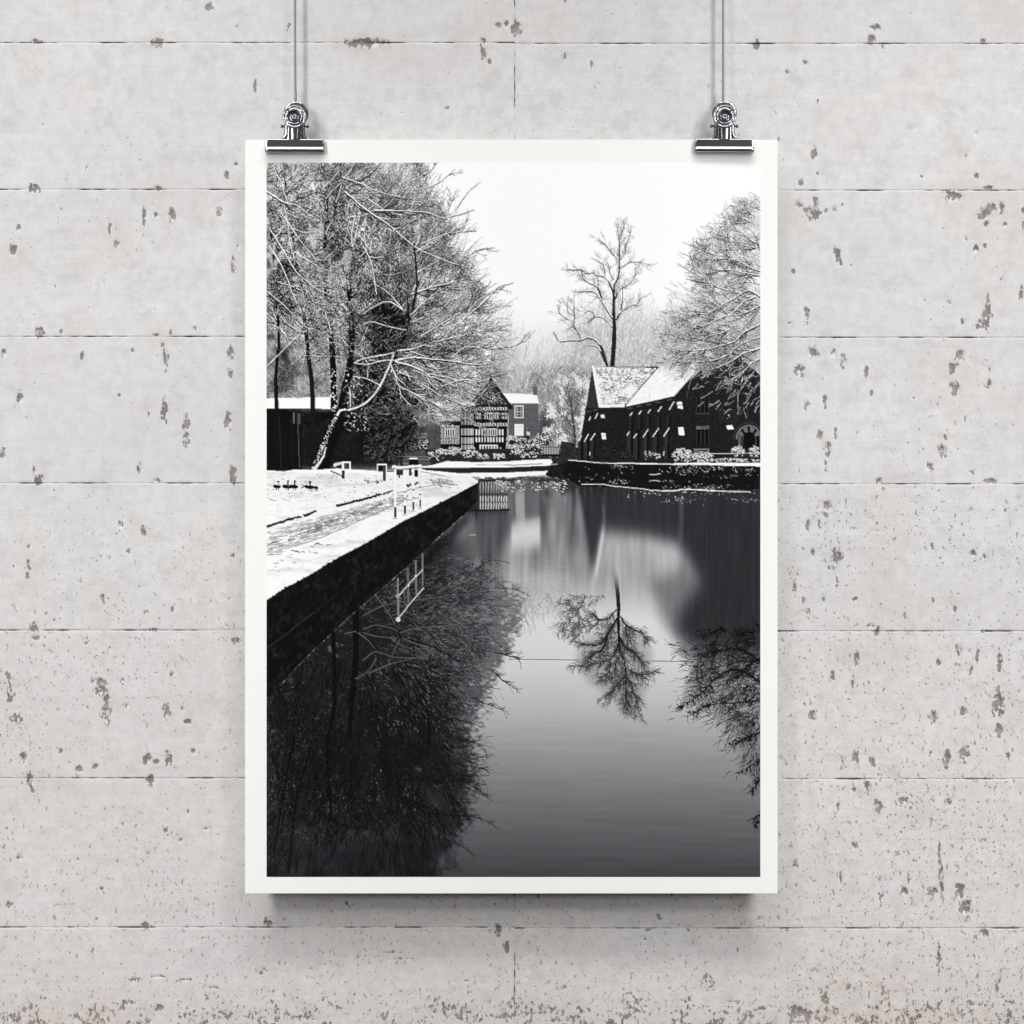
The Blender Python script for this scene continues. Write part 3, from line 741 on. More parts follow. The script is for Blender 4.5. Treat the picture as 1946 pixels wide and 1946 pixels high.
# left tree mirrored: a near-black mass whose edge breaks into twigs
lcrown = [(x + (WL - y) * .02 + (14 if x > 800 else 0), 2 * WL - y) for x, y in crown]
lcrown = [(490, 1084), (770, 1078), (915, 1080), (978, 1104), (996, 1146), (990, 1186), (974, 1232), (954, 1278), (936, 1322), (912, 1362), (902, 1404), (914, 1440), (912, 1480), (900, 1520), (900, 1556), (880, 1590), (858, 1616), (838, 1640), (832, 1680), (490, 1680)]
lm = full_mask(lcrown, 24)
ledge = smooth(.40, .92, lm + .40 * (vnoise(24, 24, 82, 2) - .5) + .75 * (vnoise(7, 4, 81, 2) - .5))
deep = .125 + .05 * smooth(.4, .8, vnoise(20, 26, 83, 3)) + .04 * (vnoise(3, 9, 84, 2) - .5)
deep += .24 * smooth(740, 950, XX) * smooth(1560, 1130, YY)
canvas[:] = canvas * (1 - ledge * .86) + deep * ledge * .86
lrad = lambda x, y: np.arctan2(y - 1180, x - 690) * np.where(y > 1400, .9, 1)
ml = [mirror(q.reshape(-1, 7)) for q in lv]
mf = [mirror(q.reshape(-1, 7)) for q in fv] + [mirror(np.array(fill, np.float32)), mirror(np.array(big, np.float32))]
fan = []
for i in range(95):
    x0, y0 = rng.uniform(520, 780), rng.uniform(1330, 1470); a0 = rng.uniform(.15, 1.5); L0 = rng.uniform(80, 240)
    fan += pl([(x0 + math.cos(a0 + .2 * math.sin(t * 4 + i)) * L0 * t, y0 + math.sin(a0 + .2 * math.sin(t * 4 + i)) * L0 * t) for t in (0, .33, .66, 1)], rng.uniform(1.6, 3), .8, .06, .5, 3)
fan_m = np.clip(lm * 3.0, 0, 1)
fan = [r for r in fan if fan_m[int(np.clip((r[3] - PY0) * SS, 0, CH - 1)), int(np.clip((r[2] - PX0) * SS, 0, CW - 1))] > .3]
fb_ = branches(fan, lambda x, y: np.arctan2(y - 1330, x - 640), [(.10, 18, 54, 1.4, .07, (.3, .7), .12), (.18, 7, 20, .9, .08, (.3, .8), .06)], 99)
fb_ = [inmask(q, fan_m, .9) for q in fb_]
ink_ = soft_strokes(np.vstack([ml[2], ml[1], ml[0]] + mf), .10)
ink_ = np.minimum(ink_, soft_strokes(np.vstack([np.array(fan, np.float32)] + [q.reshape(-1, 7) for q in fb_]), .10))
ext = branches(np.vstack([ml[0][::3], ml[1][::4]]), lambda x, y: lrad(x, y), [(.07, 16, 50, 1.3, .1, (.2, .7), .1), (.16, 6, 18, .9, .1, (.3, .8), .05)], 87)
keep_m = np.clip(lm * 3.2, 0, 1)
ext = [inmask(q, keep_m, .9) for q in ext]
ink_ = np.minimum(ink_, soft_strokes(np.vstack([q.reshape(-1, 7) for q in ext]), .12))
canvas *= .46 + .54 * ink_
gl = scatter(2600, (680, 1095, 950, 1420), np.clip(lm, 0, 1) * smooth(680, 860, XX) * smooth(1420, 1250, YY), lrad, 4, 13, (.4, .7), (.22, .60), .2, 2, 87, .3)
strokes(gl.reshape(-1, 7))
gl = scatter(700, (506, 1110, 880, 1650), np.clip(lm, 0, 1), lrad, 8, 24, (.4, .7), (.13, .22), .2, 3, 88)
strokes(gl.reshape(-1, 7))
spk = smooth(.56, .70, vnoise(34, 40, 89, 2)) * smooth(1330, 1390, YY) * smooth(1560, 1500, YY)
gl = scatter(420, (506, 1340, 800, 1560), spk, lambda x, y: np.full(len(x), -1.1), 2, 6, (.4, .9), (.22, .55), .2, 2, 90)
strokes(gl.reshape(-1, 7))
ld2 = scatter(1500, (500, 1250, 860, 1668), np.clip(lm, 0, 1), lambda x, y: np.where(x > 690, lrad(x, y), 1.9), 18, 60, (.5, 1.6), (.045, .08), .16, 4, 91, .3)
strokes(ld2.reshape(-1, 7), 'min')
# trunks and limbs of the mirrored tree near the quay
mb = [([(676, 1145), (676, 1250), (668, 1330), (664, 1400)], 13, 7), ([(633, 1185), (636, 1330), (622, 1420), (630, 1560)], 8, 4), ([(792, 1330), (812, 1350), (815, 1400), (812, 1440)], 4, 2.4), ([(757, 1200), (764, 1212), (800, 1222), (830, 1232), (870, 1256)], 4, 2), ([(560, 1400), (540, 1500), (520, 1620)], 4, 2.6), ([(590, 1420), (560, 1540), (548, 1660)], 4, 2)]
for p, a, b in mb: strokes(pl(p, a, b, .05, .4, 4))
for p in [[(690, 1195), (715, 1188), (745, 1194), (755, 1200)], [(690, 1202), (720, 1210), (756, 1212)], [(712, 1130), (735, 1160), (750, 1185)], [(690, 1170), (725, 1152), (775, 1142), (850, 1132)], [(760, 1202), (800, 1192), (840, 1190), (905, 1178)], [(764, 1212), (800, 1226), (815, 1228)], [(680, 1202), (700, 1218), (712, 1232)], [(690, 1255), (715, 1238), (745, 1248), (790, 1250)], [(700, 1280), (740, 1262), (790, 1250), (830, 1238)], [(655, 1204), (676, 1200)], [(760, 1215), (745, 1245)], [(715, 1250), (700, 1275), (675, 1290)]]:
    strokes(pl(p, 1.5, .8, .36, .3, 4))
# blurred bands low down
b2 = blur(canvas, 1.5, 6); q = smooth(1585, 1625, YY) * smooth(905, 860, XX) * smooth(500, 580, XX) * .8
canvas[:] = canvas * (1 - q) + b2 * q
for p in [[(860, 1548), (900, 1552), (938, 1566)], [(850, 1598), (880, 1610), (902, 1628)], [(880, 1430), (905, 1437), (926, 1440)], [(890, 1455), (915, 1460), (926, 1464)], [(890, 1490), (918, 1508), (938, 1524)], [(820, 1660), (845, 1652), (868, 1646)], [(895, 1325), (930, 1340), (960, 1352)], [(930, 1270), (965, 1300), (985, 1310)], [(940, 1240), (980, 1250), (990, 1262)]]:
    rows = pl(p, 1.8, .7, .2, .6, 4); strokes(rows, 'min'); strokes(np.vstack([q.reshape(-1, 7) for q in branches(rows, lrad, [(.22, 8, 22, 1, .2, (.3, .7), .1), (.2, 4, 9, .7, .25, (.3, .7), .05)], 101)]), 'min')

# right tree mirrored
rl = [(1500, 1225), (1330, 1222), (1282, 1216), (1276, 1236), (1296, 1250), (1312, 1262), (1306, 1290), (1292, 1318), (1300, 1340), (1330, 1352), (1362, 1372), (1388, 1400), (1402, 1440), (1420, 1470), (1448, 1520), (1500, 1560)]
rlm = full_mask(rl, 16)
rle = smooth(.3, 1.0, rlm + .5 * (vnoise(18, 18, 92, 2) - .5)) * (.55 + .45 * smooth(1330, 1230, YY))
canvas[:] = canvas * (1 - .55 * rle) + .2 * .55 * rle
rr = lambda x, y: np.arctan2(y - 1190, x - 1540) + .1
rmq = [mirror(q[q[:, 0, 1] < 585].reshape(-1, 7)) for q in rv]
for q in rmq: q[:, 0] -= 6; q[:, 2] -= 6
canvas *= .30 + .70 * soft_strokes(np.vstack(rmq), .1)
rd = scatter(900, (1275, 1215, 1460, 1500), np.clip(rlm, 0, 1), rr, 8, 24, (.5, 1.3), (.09, .2), .25, 3, 93, .35)
strokes(rd.reshape(-1, 7), 'min')
for p, a, b in [([(1450, 1262), (1420, 1240), (1390, 1232), (1350, 1242)], 4, 1.5), ([(1450, 1300), (1400, 1272), (1360, 1290), (1330, 1320), (1292, 1345)], 3.4, 1.2), ([(1450, 1330), (1400, 1335), (1350, 1340), (1306, 1362)], 2.6, 1), ([(1450, 1250), (1424, 1262), (1400, 1290)], 5, 2), ([(1450, 1390), (1420, 1400), (1390, 1415)], 2, 1), ([(1450, 1440), (1425, 1456), (1405, 1470)], 1.8, .8), ([(1450, 1480), (1436, 1490), (1428, 1508)], 1.6, .8), ([(1450, 1545), (1438, 1550), (1430, 1556)], 2, .8), ([(1450, 1560), (1440, 1562), (1432, 1572)], 2, .8)]:
    rows = pl(p, a, b, .08, .3, 4); strokes(rows); strokes(grow(rows, .35, 6, 14, 1.1, .12, 2, .9), 'min')
# ---------------- timbered house, house wall and bank mirrored near the far quay
poly([(908, 908), (964, 906), (970, 972), (862, 996), (862, 975)], .19, .04, (3, 30), 101)
for i in range(11):
    x = 913 + i * 5.3
    for y0, y1, v in ((916, 934, .75), (943, 952, .9), (955, 968, .88)): strokes(pl([(x, y0), (x - .5, y1)], 1.9, 1.7, v - .15 * rng.random()))
    strokes(pl([(x - 3, 973), (x - 3, 1015)], 2, 2, .36))
for i in range(12): strokes(pl([(872 + i * 2.7, 975), (872 + i * 2.7, 1004)], 1.1, 1.1, .5))
strokes(pl([(893, 970), (968, 968)], 3.6, 3.6, .12) + pl([(905, 949), (958, 950)], 2.4, 2.4, .14))
poly([(964, 920), (1026, 920), (1026, 985), (968, 1000)], .40, .05, (4, 40), 102)
poly([(979, 935), (996, 932), (998, 990), (981, 990)], .62, .03, (3, 20), 103)
poly([(972, 996), (1026, 984), (1027, 1038), (972, 1042)], .82, .04, (20, 10), 104)
k = full_mask([(860, 925), (1100, 925), (1120, 1060), (860, 1060)], 6)
bb = blur(canvas, 1.0, 5); bb2 = blur(canvas, 2.2, 12)
s2 = smooth(962, 1000, YY)
canvas[:] = canvas * (1 - k) + (bb * (1 - s2) + bb2 * s2) * k
kk = full_mask([(905, 925), (966, 925), (966, 972), (905, 972)], 1)
for i in range(11):
    x = 913 + i * 5.0
    for y0, y1, v in ((916, 936, .62), (943, 952, .88), (956, 967, .84)): strokes(pl([(x, y0), (x - .4, y1)], 1.6, 1.4, v - .1 * rng.random()))
strokes(pl([(893, 970.5), (968, 968.5)], 3.2, 3.2, .13)); strokes(pl([(890, 1016.5), (904, 1016)], .6, 1.2, .75))
# reflection strip of snow and garden just under the far bank
poly([(800, 889), (960, 889), (1044, 885), (1100, 876), (1446, 884), (1446, 926), (1096, 918), (1040, 905), (1030, 896), (900, 900), (800, 893)], .115, .05, (5, 2), 105)
poly([(795, 889), (960, 888.5), (1044, 884.5), (1048, 893), (960, 897.5), (870, 899), (830, 895)], .15, .03, (6, 2), 106)
poly([(868, 899), (960, 898), (1040, 894.5), (1037, 901), (1020, 904), (990, 905), (960, 910), (905, 909), (870, 905)], .97)
strokes([(x, 909 + rng.normal(0, 1), x + rng.uniform(2, 8), 909.5, 1.6, 1.3, rng.uniform(.15, .5)) for x in rng.uniform(912, 1060, 40)])
strokes([(x, y, x + rng.uniform(1, 5), y + rng.normal(0, .6), .9, .7, rng.uniform(.5, .95)) for x, y in zip(rng.uniform(940, 1075, 90), rng.uniform(913, 934, 90))])
strokes([(x, 905, x, 905 + rng.uniform(20, 45), .7, .5, .2) for x in (1014, 1051, 1033, 1066)])
# dark bank of the church with snowy weeds and its mirror line
poly([(1078, 876), (1141, 881.5), (1279, 884), (1446, 886), (1446, 930), (1290, 932), (1100, 924), (1070, 900)], .085, .03, (5, 3), 107)
strokes(pl([(1080, 874), (1105, 876), (1141, 879.5), (1200, 880.5), (1279, 882)], 1.0, 2.2, .9, .25, 4) + pl([(1279, 882), (1340, 881.5), (1446, 883)], 2.8, 6, .98, .3, 3))
wd = []
for cx, cy, sx_, sy_, n in [(1178, 886, 10, 3, 26), (1310, 890, 30, 4, 46), (1300, 896, 24, 3, 24), (1362, 886, 14, 4, 30), (1382, 905, 16, 2, 20), (1420, 893, 24, 6, 26), (1180, 917, 12, 3, 24), (1330, 926, 40, 3, 60), (1355, 934, 30, 4, 50), (1262, 914, 18, 2, 16), (1230, 938, 26, 4, 26), (1300, 950, 18, 7, 34), (1405, 950, 12, 3, 16), (1432, 950, 8, 2, 10), (1130, 910, 40, 10, 24)]:
    x = rng.normal(cx, sx_, n); y = rng.normal(cy, sy_, n)
    wd += [(a, b, a + rng.normal(0, 2.6), b + rng.normal(0, 1.6), .4, .25, rng.uniform(.35, .97)) for a, b in zip(x, y)]
strokes(wd)
strokes(pl([(1105, 920.5), (1140, 920), (1170, 924), (1208, 928), (1262, 933.5)], 1.6, 1.4, .85, .3, 4) + pl([(1258, 933), (1285, 932), (1300, 930), (1340, 931.5), (1426, 935)], 2.4, 1.6, .95, .4, 4))
strokes(pl([(1234, 901), (1244, 902), (1254, 900)], 1.2, .8, .85) + pl([(1234, 914), (1244, 913), (1254, 914)], 1.2, .8, .7))

# ---------------- left bank: snow, path, quay
q_top = [(506, 1142), (547, 1115), (589, 1092.5), (614, 1077), (651, 1055), (688, 1036), (723, 1016), (765, 991), (800, 974), (827, 960), (868, 939), (908, 917)]
q_bot = [(906, 953), (886, 975), (868, 990), (839, 1016), (800, 1052), (769, 1080), (712, 1130), (655, 1179), (574, 1256), (500, 1334)]
poly([(500, 893), (540, 896), (560, 892), (596, 893), (640, 890), (690, 893), (745, 897), (800, 890), (806, 893), (870, 899), (895, 904), (909, 913)] + q_top[::-1] + [(500, 1146)], .99)
sn_m = full_mask([(500, 896), (900, 904), (905, 914)] + q_top[::-1] + [(500, 1146)], 2)
canvas -= sn_m * (.10 * smooth(.45, .8, vnoise(40, 9, 114, 3)) + .05 * smooth(.5, .8, vnoise(7, 3, 115, 2)) + .05 * smooth(1010, 900, YY))
# crisp snow edge crumbling over the quay stones
poly(q_top + [(908, 914)] + q_bot, .075)
r = inside(q_top + [(908, 914)] + q_bot)
u_ = (XX * .62 + YY); v_ = (YY - np.interp(XX, [p[0] for p in q_top], [p[1] for p in q_top]))
stone = .040 + .15 * vnoise(7, 12, 111, 3) ** 2.2 + .03 * (np.abs((v_ / np.maximum(40, 190 - .36 * (XX - 506)) * 4) % 1 - .5) < .06) * vnoise(30, 30, 112)
canvas[r[0]][r[1]] = stone[r[0]][r[1]]
ex = np.linspace(500, 900, 190)
ey = np.interp(ex, [p[0] for p in q_top], [p[1] for p in q_top])
blobs([(a, b + rng.normal(1.0, .8), rng.uniform(.6, 2.4) * np.interp(a, [506, 900], [1.2, .45]), .08) for a, b in zip(ex, ey)], .08)
strokes(pl([(500, 1238), (560, 1192), (640, 1130), (740, 1058)], .9, .6, .2, .5, 6) + pl([(500, 1205), (600, 1130), (700, 1062)], .8, .6, .13, .5, 6))
wl = np.array([(531, 1304), (574, 1257), (655, 1180), (712, 1131), (769, 1081)], np.float32)
for i in range(130):
    t = rng.random(); x = 531 + 238 * t; y = np.interp(x, wl[:, 0], wl[:, 1])
    strokes([(x, y, x + 3, y - 2.8, .35, .3, rng.uniform(.2, .75))])
strokes([(x, np.interp(x, [769, 839, 886], [1081, 1016, 975]), x + 4, np.interp(x + 4, [769, 839, 886], [1081, 1016, 975]), .6, .5, rng.uniform(.2, .7)) for x in rng.uniform(820, 884, 26)])
k = full_mask([(769, 1083), (839, 1018), (886, 978), (890, 992), (850, 1040), (800, 1090)], 5)
canvas *= 1 - .45 * k
# path: trodden slush in long flat marks
for i in range(720):
    t = rng.random(); x = 506 + 262 * t
    yc = np.interp(x, [506, 640, 770], [1034, 990, 945]); hw = np.interp(x, [506, 640, 770], [24, 17, 9])
    y = yc + rng.uniform(-1, 1) * hw
    L = rng.uniform(4, 17) * (1 - .4 * t); sl = rng.normal(-.24, .12)
    c = 1 - abs(y - yc) / hw
    strokes([(x, y, x + L, y + sl * L, rng.uniform(.4, 1.2), .4, np.clip(.88 - .46 * rng.random() * (.4 + c), .3, .92))])
strokes(pl([(560, 1038), (620, 1018), (680, 990), (730, 968), (770, 952), (800, 945)], 1.1, .8, .45, .5, 5) + pl([(745, 940), (790, 928), (830, 922), (860, 920)], .9, .7, .55, .4, 4))
for i in range(90):
    x, y = rng.normal(838, 13), rng.normal(917, 4); strokes([(x, y, x + rng.uniform(2, 7), y + rng.normal(0, 1), .5, .4, rng.uniform(.35, .8))])
strokes(pl([(798, 896), (826, 901), (846, 905)], 1.6, 1.2, .55, .3, 3)); poly([(896, 906), (912, 906), (908, 914)], .6)
for p in ([(500, 1003), (540, 990), (572, 982)], [(579, 980), (600, 971)], [(641, 961), (668, 955), (700, 946), (724, 939)], [(729, 938), (746, 932)], [(774, 923), (781, 921)], [(788, 920), (794, 917)]):
    w0 = 4.4 if p[0][0] < 700 else 2.4
    rows = pl(p, w0, w0 * .8, .05, .5, 8); strokes(rows)
    blobs([(r_[0] + rng.normal(0, 1.5), r_[1] + rng.normal(0, 1.2), rng.uniform(.7, 1.6), .06) for r_ in rows for _ in range(2)], .06)
strokes([(x, y, x + rng.uniform(-1, 3), y + rng.normal(0, .5), rng.uniform(.4, .9), .4, rng.uniform(.15, .7)) for x, y in zip(rng.uniform(508, 745, 90), rng.uniform(900, 955, 90)) if y < 1010 - (x - 506) * .3])
strokes([(x, y, x + rng.uniform(3, 10), y + rng.uniform(0, 2), rng.uniform(.4, .8), .4, rng.uniform(.3, .7)) for x, y in zip(rng.uniform(508, 640, 50), rng.uniform(1042, 1085, 50)) if y < 1100 - (x - 506) * .5])
strokes([(598, 1035, 603, 1032, 1, 1, .08), (603, 1032, 608, 1034, 1, .8, .1), (608, 1034, 613, 1036, .6, .5, .4), (620, 1036, 630, 1035, .7, .5, .2), (590, 1038, 596, 1039, .5, .5, .4), (596, 1050, 604, 1051, .6, .5, .4), (512, 948, 524, 952, .6, .5, .45)])
strokes([(x, 915 + rng.normal(0, 2.2), x + 4, 916 + rng.normal(0, 1.5), .6, .4, rng.uniform(.2, .6)) for x in rng.uniform(690, 726, 18)])
# ducks on the snow
for x, y, k in ((527, 924, 1), (546, 924, 1.15), (559, 924, 1.15), (588, 925, 1.1), (600, 926, .8)):
    b = .04
    strokes([(x - 5 * k, y, x + 4 * k, y + 1, 3.0 * k, 2.6 * k, b), (x - 1, y + 3, x - 1.5, y + 7, .6, .6, b), (x + 2.5, y + 3, x + 2.5, y + 7, .6, .6, b), (x - 5 * k, y - 1, x - 7 * k, y - 3, 1.2, .5, b)])
    if k >= 1: strokes([(x + 1, y - 4, x + 1, y - 9 * k, 1.2, 1.8, b), (x + 1, y - 9 * k, x + 4, y - 8.5 * k, 1.3, .5, b)])
blobs([(526, 918, 2.2, .97), (548, 923, 1, .6), (590, 921, 1.2, .5)], .9)
strokes([(573, 927, 582, 922, 1.0, 1.2, .06), (574, 921, 578, 923, .5, .5, .1)])
# direction posts on the bank
rect(650, 876.5, 667, 894.5, .97); rect(653.5, 880, 664, 891.5, .34); rect(658, 881, 663, 889, .18); rect(650, 894, 655, 910, .2); strokes(pl([(629, 895), (652, 905)], 2, 1.6, .08)); strokes(pl([(636, 884), (648, 880)], 6, 4, .85, .6, 4))
rect(716, 881.5, 735.5, 899, .97); rect(718.5, 884.5, 727.5, 896, .06); rect(727.5, 884, 733, 914, .24)
# white railing of the lock
rect(752, 893, 766, 903, .18); rect(757, 902, 760, 908, .2); rect(777, 890, 782, 904, .06); rect(786, 893, 794.5, 906, .06); rect(781, 897, 785, 903, .5)
strokes(pl([(746, 888), (765, 888), (800, 884.5)], 4.2, 3.6, .98)); strokes(pl([(747, 891.2), (765, 891), (799, 887.5)], .7, .7, .35))
blobs([(749, 887.5, 4.2, .98), (785, 886, 3.0, .98), (797, 885, 2.6, .98)], .98); blobs([(748.5, 890, 1.4, .2)], .2)
for x, y0, y1, w in ((751, 892, 983, 4.6), (769.5, 892, 976, 3.8), (785.5, 891, 969, 3.4), (798.3, 889, 964, 3)):
    rect(x - w / 2, y0, x + w / 2, y1, .985); strokes(pl([(x + w / 2, y0 + 4), (x + w / 2, y1 - 14)], .5, .5, .72) + pl([(x - w / 2, y0 + 4), (x - w / 2, y1 - 14)], .5, .5, .82))
    rect(x - w / 2, y1 - (19 if x < 760 else 15), x + w / 2, y1, .06)
    strokes([(x - w, y1 + 2, x + w * .8, y1 + 2, .5, .5, .55)])
for x, y in ((769.5, 935), (785.5, 931), (798.3, 926), (769.5, 948), (785.5, 946), (798.3, 940)): strokes([(x - 1.5, y, x + 1.5, y - .4, 1.1, 1, .3)])
# railing mirrored in the water
strokes(pl([(756, 1100), (757, 1178)], 3.6, 3.6, .5) + pl([(775, 1080), (776, 1146)], 3.4, 3, .40) + pl([(790, 1066), (791, 1128)], 3.4, 3, .46) + pl([(803, 1052), (803, 1112)], 3, 2.4, .45))
strokes(pl([(758, 1132), (780, 1106), (804, 1082)], 1.7, 1.4, .8) + pl([(757, 1175), (780, 1146), (805, 1117)], 1.7, 1.4, .8))
blobs([(755.5, 1132, 4, .6), (756.5, 1177, 4.4, .85), (756, 1175, 1.6, .25), (776, 1112, 1.8, .9), (790, 1094, 1.8, .9)], .6)

# ---------------- tone and tint
canvas[:] = np.clip(canvas, .035, .985)
canvas += (vnoise(1.0, 1.0, 201) - .5) * .018
pr = np.clip(canvas, 0, 1)
pr = box1(box1(pr, 1, 0), 1, 1) * .55 + pr * .45
GSTEP = 1.42
NU, NV = int((PX1 - PX0) / GSTEP) + 1, int((PY1 - PY0) / GSTEP) + 1
gu = np.linspace(0, CW - 1.001, NU); gv = np.linspace(0, CH - 1.001, NV)
iu, iv = gu.astype(int), gv.astype(int)
fu, fv = (gu - iu).astype(np.float32), (gv - iv).astype(np.float32)
iu1, iv1 = np.minimum(iu + 1, CW - 1), np.minimum(iv + 1, CH - 1)
P = (pr[iv][:, iu] * (1 - fu) + pr[iv][:, iu1] * fu) * (1 - fv)[:, None] + (pr[iv1][:, iu] * (1 - fu) + pr[iv1][:, iu1] * fu) * fv[:, None]
P = P + .6 * (P - (np.roll(P, 1, 0) + np.roll(P, -1, 0) + np.roll(P, 1, 1) + np.roll(P, -1, 1)) / 4)
P = np.clip(P - .022 * (1 - P) ** 3, .045, .985)
mid = 4 * P * (1 - P)
tint = np.stack([P + .006 * mid + .006 * (1 - P), P - .002 * (1 - P), P + .010 * mid + .012 * (1 - P)], -1)
tint = np.clip(tint, 0, 1)
PRINT_LIN = np.where(tint <= .04045, tint / 12.92, ((tint + .055) / 1.055) ** 2.4).astype(np.float32)

# ==================================================================
#  helpers
# ==================================================================
def link(o, parent=None):
    col.objects.link(o)
    if parent is not None: o.parent = parent
    return o

def tag(o, label, cat=None, group=None, kind=None):
    o['label'] = label
    if cat: o['category'] = cat
    if group: o['group'] = group
    if kind: o['kind'] = kind
    return o

def empty(name, loc):
    o = bpy.data.objects.new(name, None)
    o.empty_display_size = 0.01
    o.location = loc
    return link(o)

def mesh_obj(name, verts, faces, mat, parent=None, smooth_=True, loc=None):
    me = bpy.data.meshes.new(name)
    me.from_pydata([tuple(v) for v in verts], [], [tuple(int(i) for i in f) for f in faces])
    me.materials.append(mat)
    if smooth_: me.polygons.foreach_set('use_smooth', [True] * len(me.polygons))
    o = bpy.data.objects.new(name, me)
    if loc is not None: o.location = loc
    return link(o, parent)

def grid_mesh(name, co, nu, nv, mat):
    """co: (nv*nu, 3) row by row; fast"""
    idx = np.arange(nu * nv, dtype=np.int32).reshape(nv, nu)
    f = np.stack([idx[:-1, :-1], idx[1:, :-1], idx[1:, 1:], idx[:-1, 1:]], -1).reshape(-1)
    me = bpy.data.meshes.new(name)
    me.vertices.add(nu * nv)
    me.vertices.foreach_set('co', co.astype(np.float32).ravel())
    n = len(f) // 4
    me.loops.add(len(f)); me.loops.foreach_set('vertex_index', f)
    me.polygons.add(n)
    me.polygons.foreach_set('loop_start', np.arange(0, len(f), 4, dtype=np.int32))
    me.polygons.foreach_set('use_smooth', np.ones(n, bool))
    me.update(calc_edges=True)
    me.materials.append(mat)
    return me

def set_col(me, name, rgba):
    a = me.color_attributes.new(name, 'FLOAT_COLOR', 'POINT')
    a.data.foreach_set('color', rgba.astype(np.float32).ravel())

class NT_:
    def __init__(self, name):
        self.m = bpy.data.materials.new(name); self.m.use_nodes = True
        self.t = self.m.node_tree; self.n = self.t.nodes
        self.b = self.n['Principled BSDF']
    def new(self, typ, **kw):
        o = self.n.new(typ)
        for k, v in kw.items(): setattr(o, k, v)
        return o
    def lk(self, a, b): self.t.links.new(a, b)
    def math(self, op, a, b=None, clamp=False):
        o = self.new('ShaderNodeMath', operation=op, use_clamp=clamp)
        for i, x in enumerate((a, b)):
            if x is None: continue
            if isinstance(x, (int, float)): o.inputs[i].default_value = x
            else: self.lk(x, o.inputs[i])
        return o.outputs[0]
    def noise(self, vec, scale, detail=2.0, rough=.5):
        o = self.new('ShaderNodeTexNoise'); o.inputs['Scale'].default_value = scale
        o.inputs['Detail'].default_value = detail; o.inputs['Roughness'].default_value = rough
        self.lk(vec, o.inputs['Vector']); return o.outputs[0]
    def mapping(self, vec, scale, loc=(0, 0, 0)):
        o = self.new('ShaderNodeMapping'); o.inputs['Scale'].default_value = scale; o.inputs['Location'].default_value = loc
        self.lk(vec, o.inputs['Vector']); return o.outputs[0]
    def ramp(self, x, a, b, lo=0.0, hi=1.0):
        o = self.new('ShaderNodeMapRange', interpolation_type='SMOOTHSTEP')
        self.lk(x, o.inputs[0])
        for i, v in ((1, a), (2, b), (3, lo), (4, hi)):
            if isinstance(v, (int, float)): o.inputs[i].default_value = v
            else: self.lk(v, o.inputs[i])
        return o.outputs[0]
    def mix(self, f, a, b, blend='MIX'):
        o = self.new('ShaderNodeMix', data_type='RGBA', blend_type=blend)
        if isinstance(f, (int, float)): o.inputs[0].default_value = f
        else: self.lk(f, o.inputs[0])
        for i, x in ((6, a), (7, b)):
            if isinstance(x, tuple): o.inputs[i].default_value = x + (1,)
            else: self.lk(x, o.inputs[i])
        return o.outputs[2]
    def bump(self, h, strength, dist, normal=None):
        o = self.new('ShaderNodeBump'); o.inputs['Strength'].default_value = strength; o.inputs['Distance'].default_value = dist
        self.lk(h, o.inputs['Height'])
        if normal is not None: self.lk(normal, o.inputs['Normal'])
        return o.outputs[0]

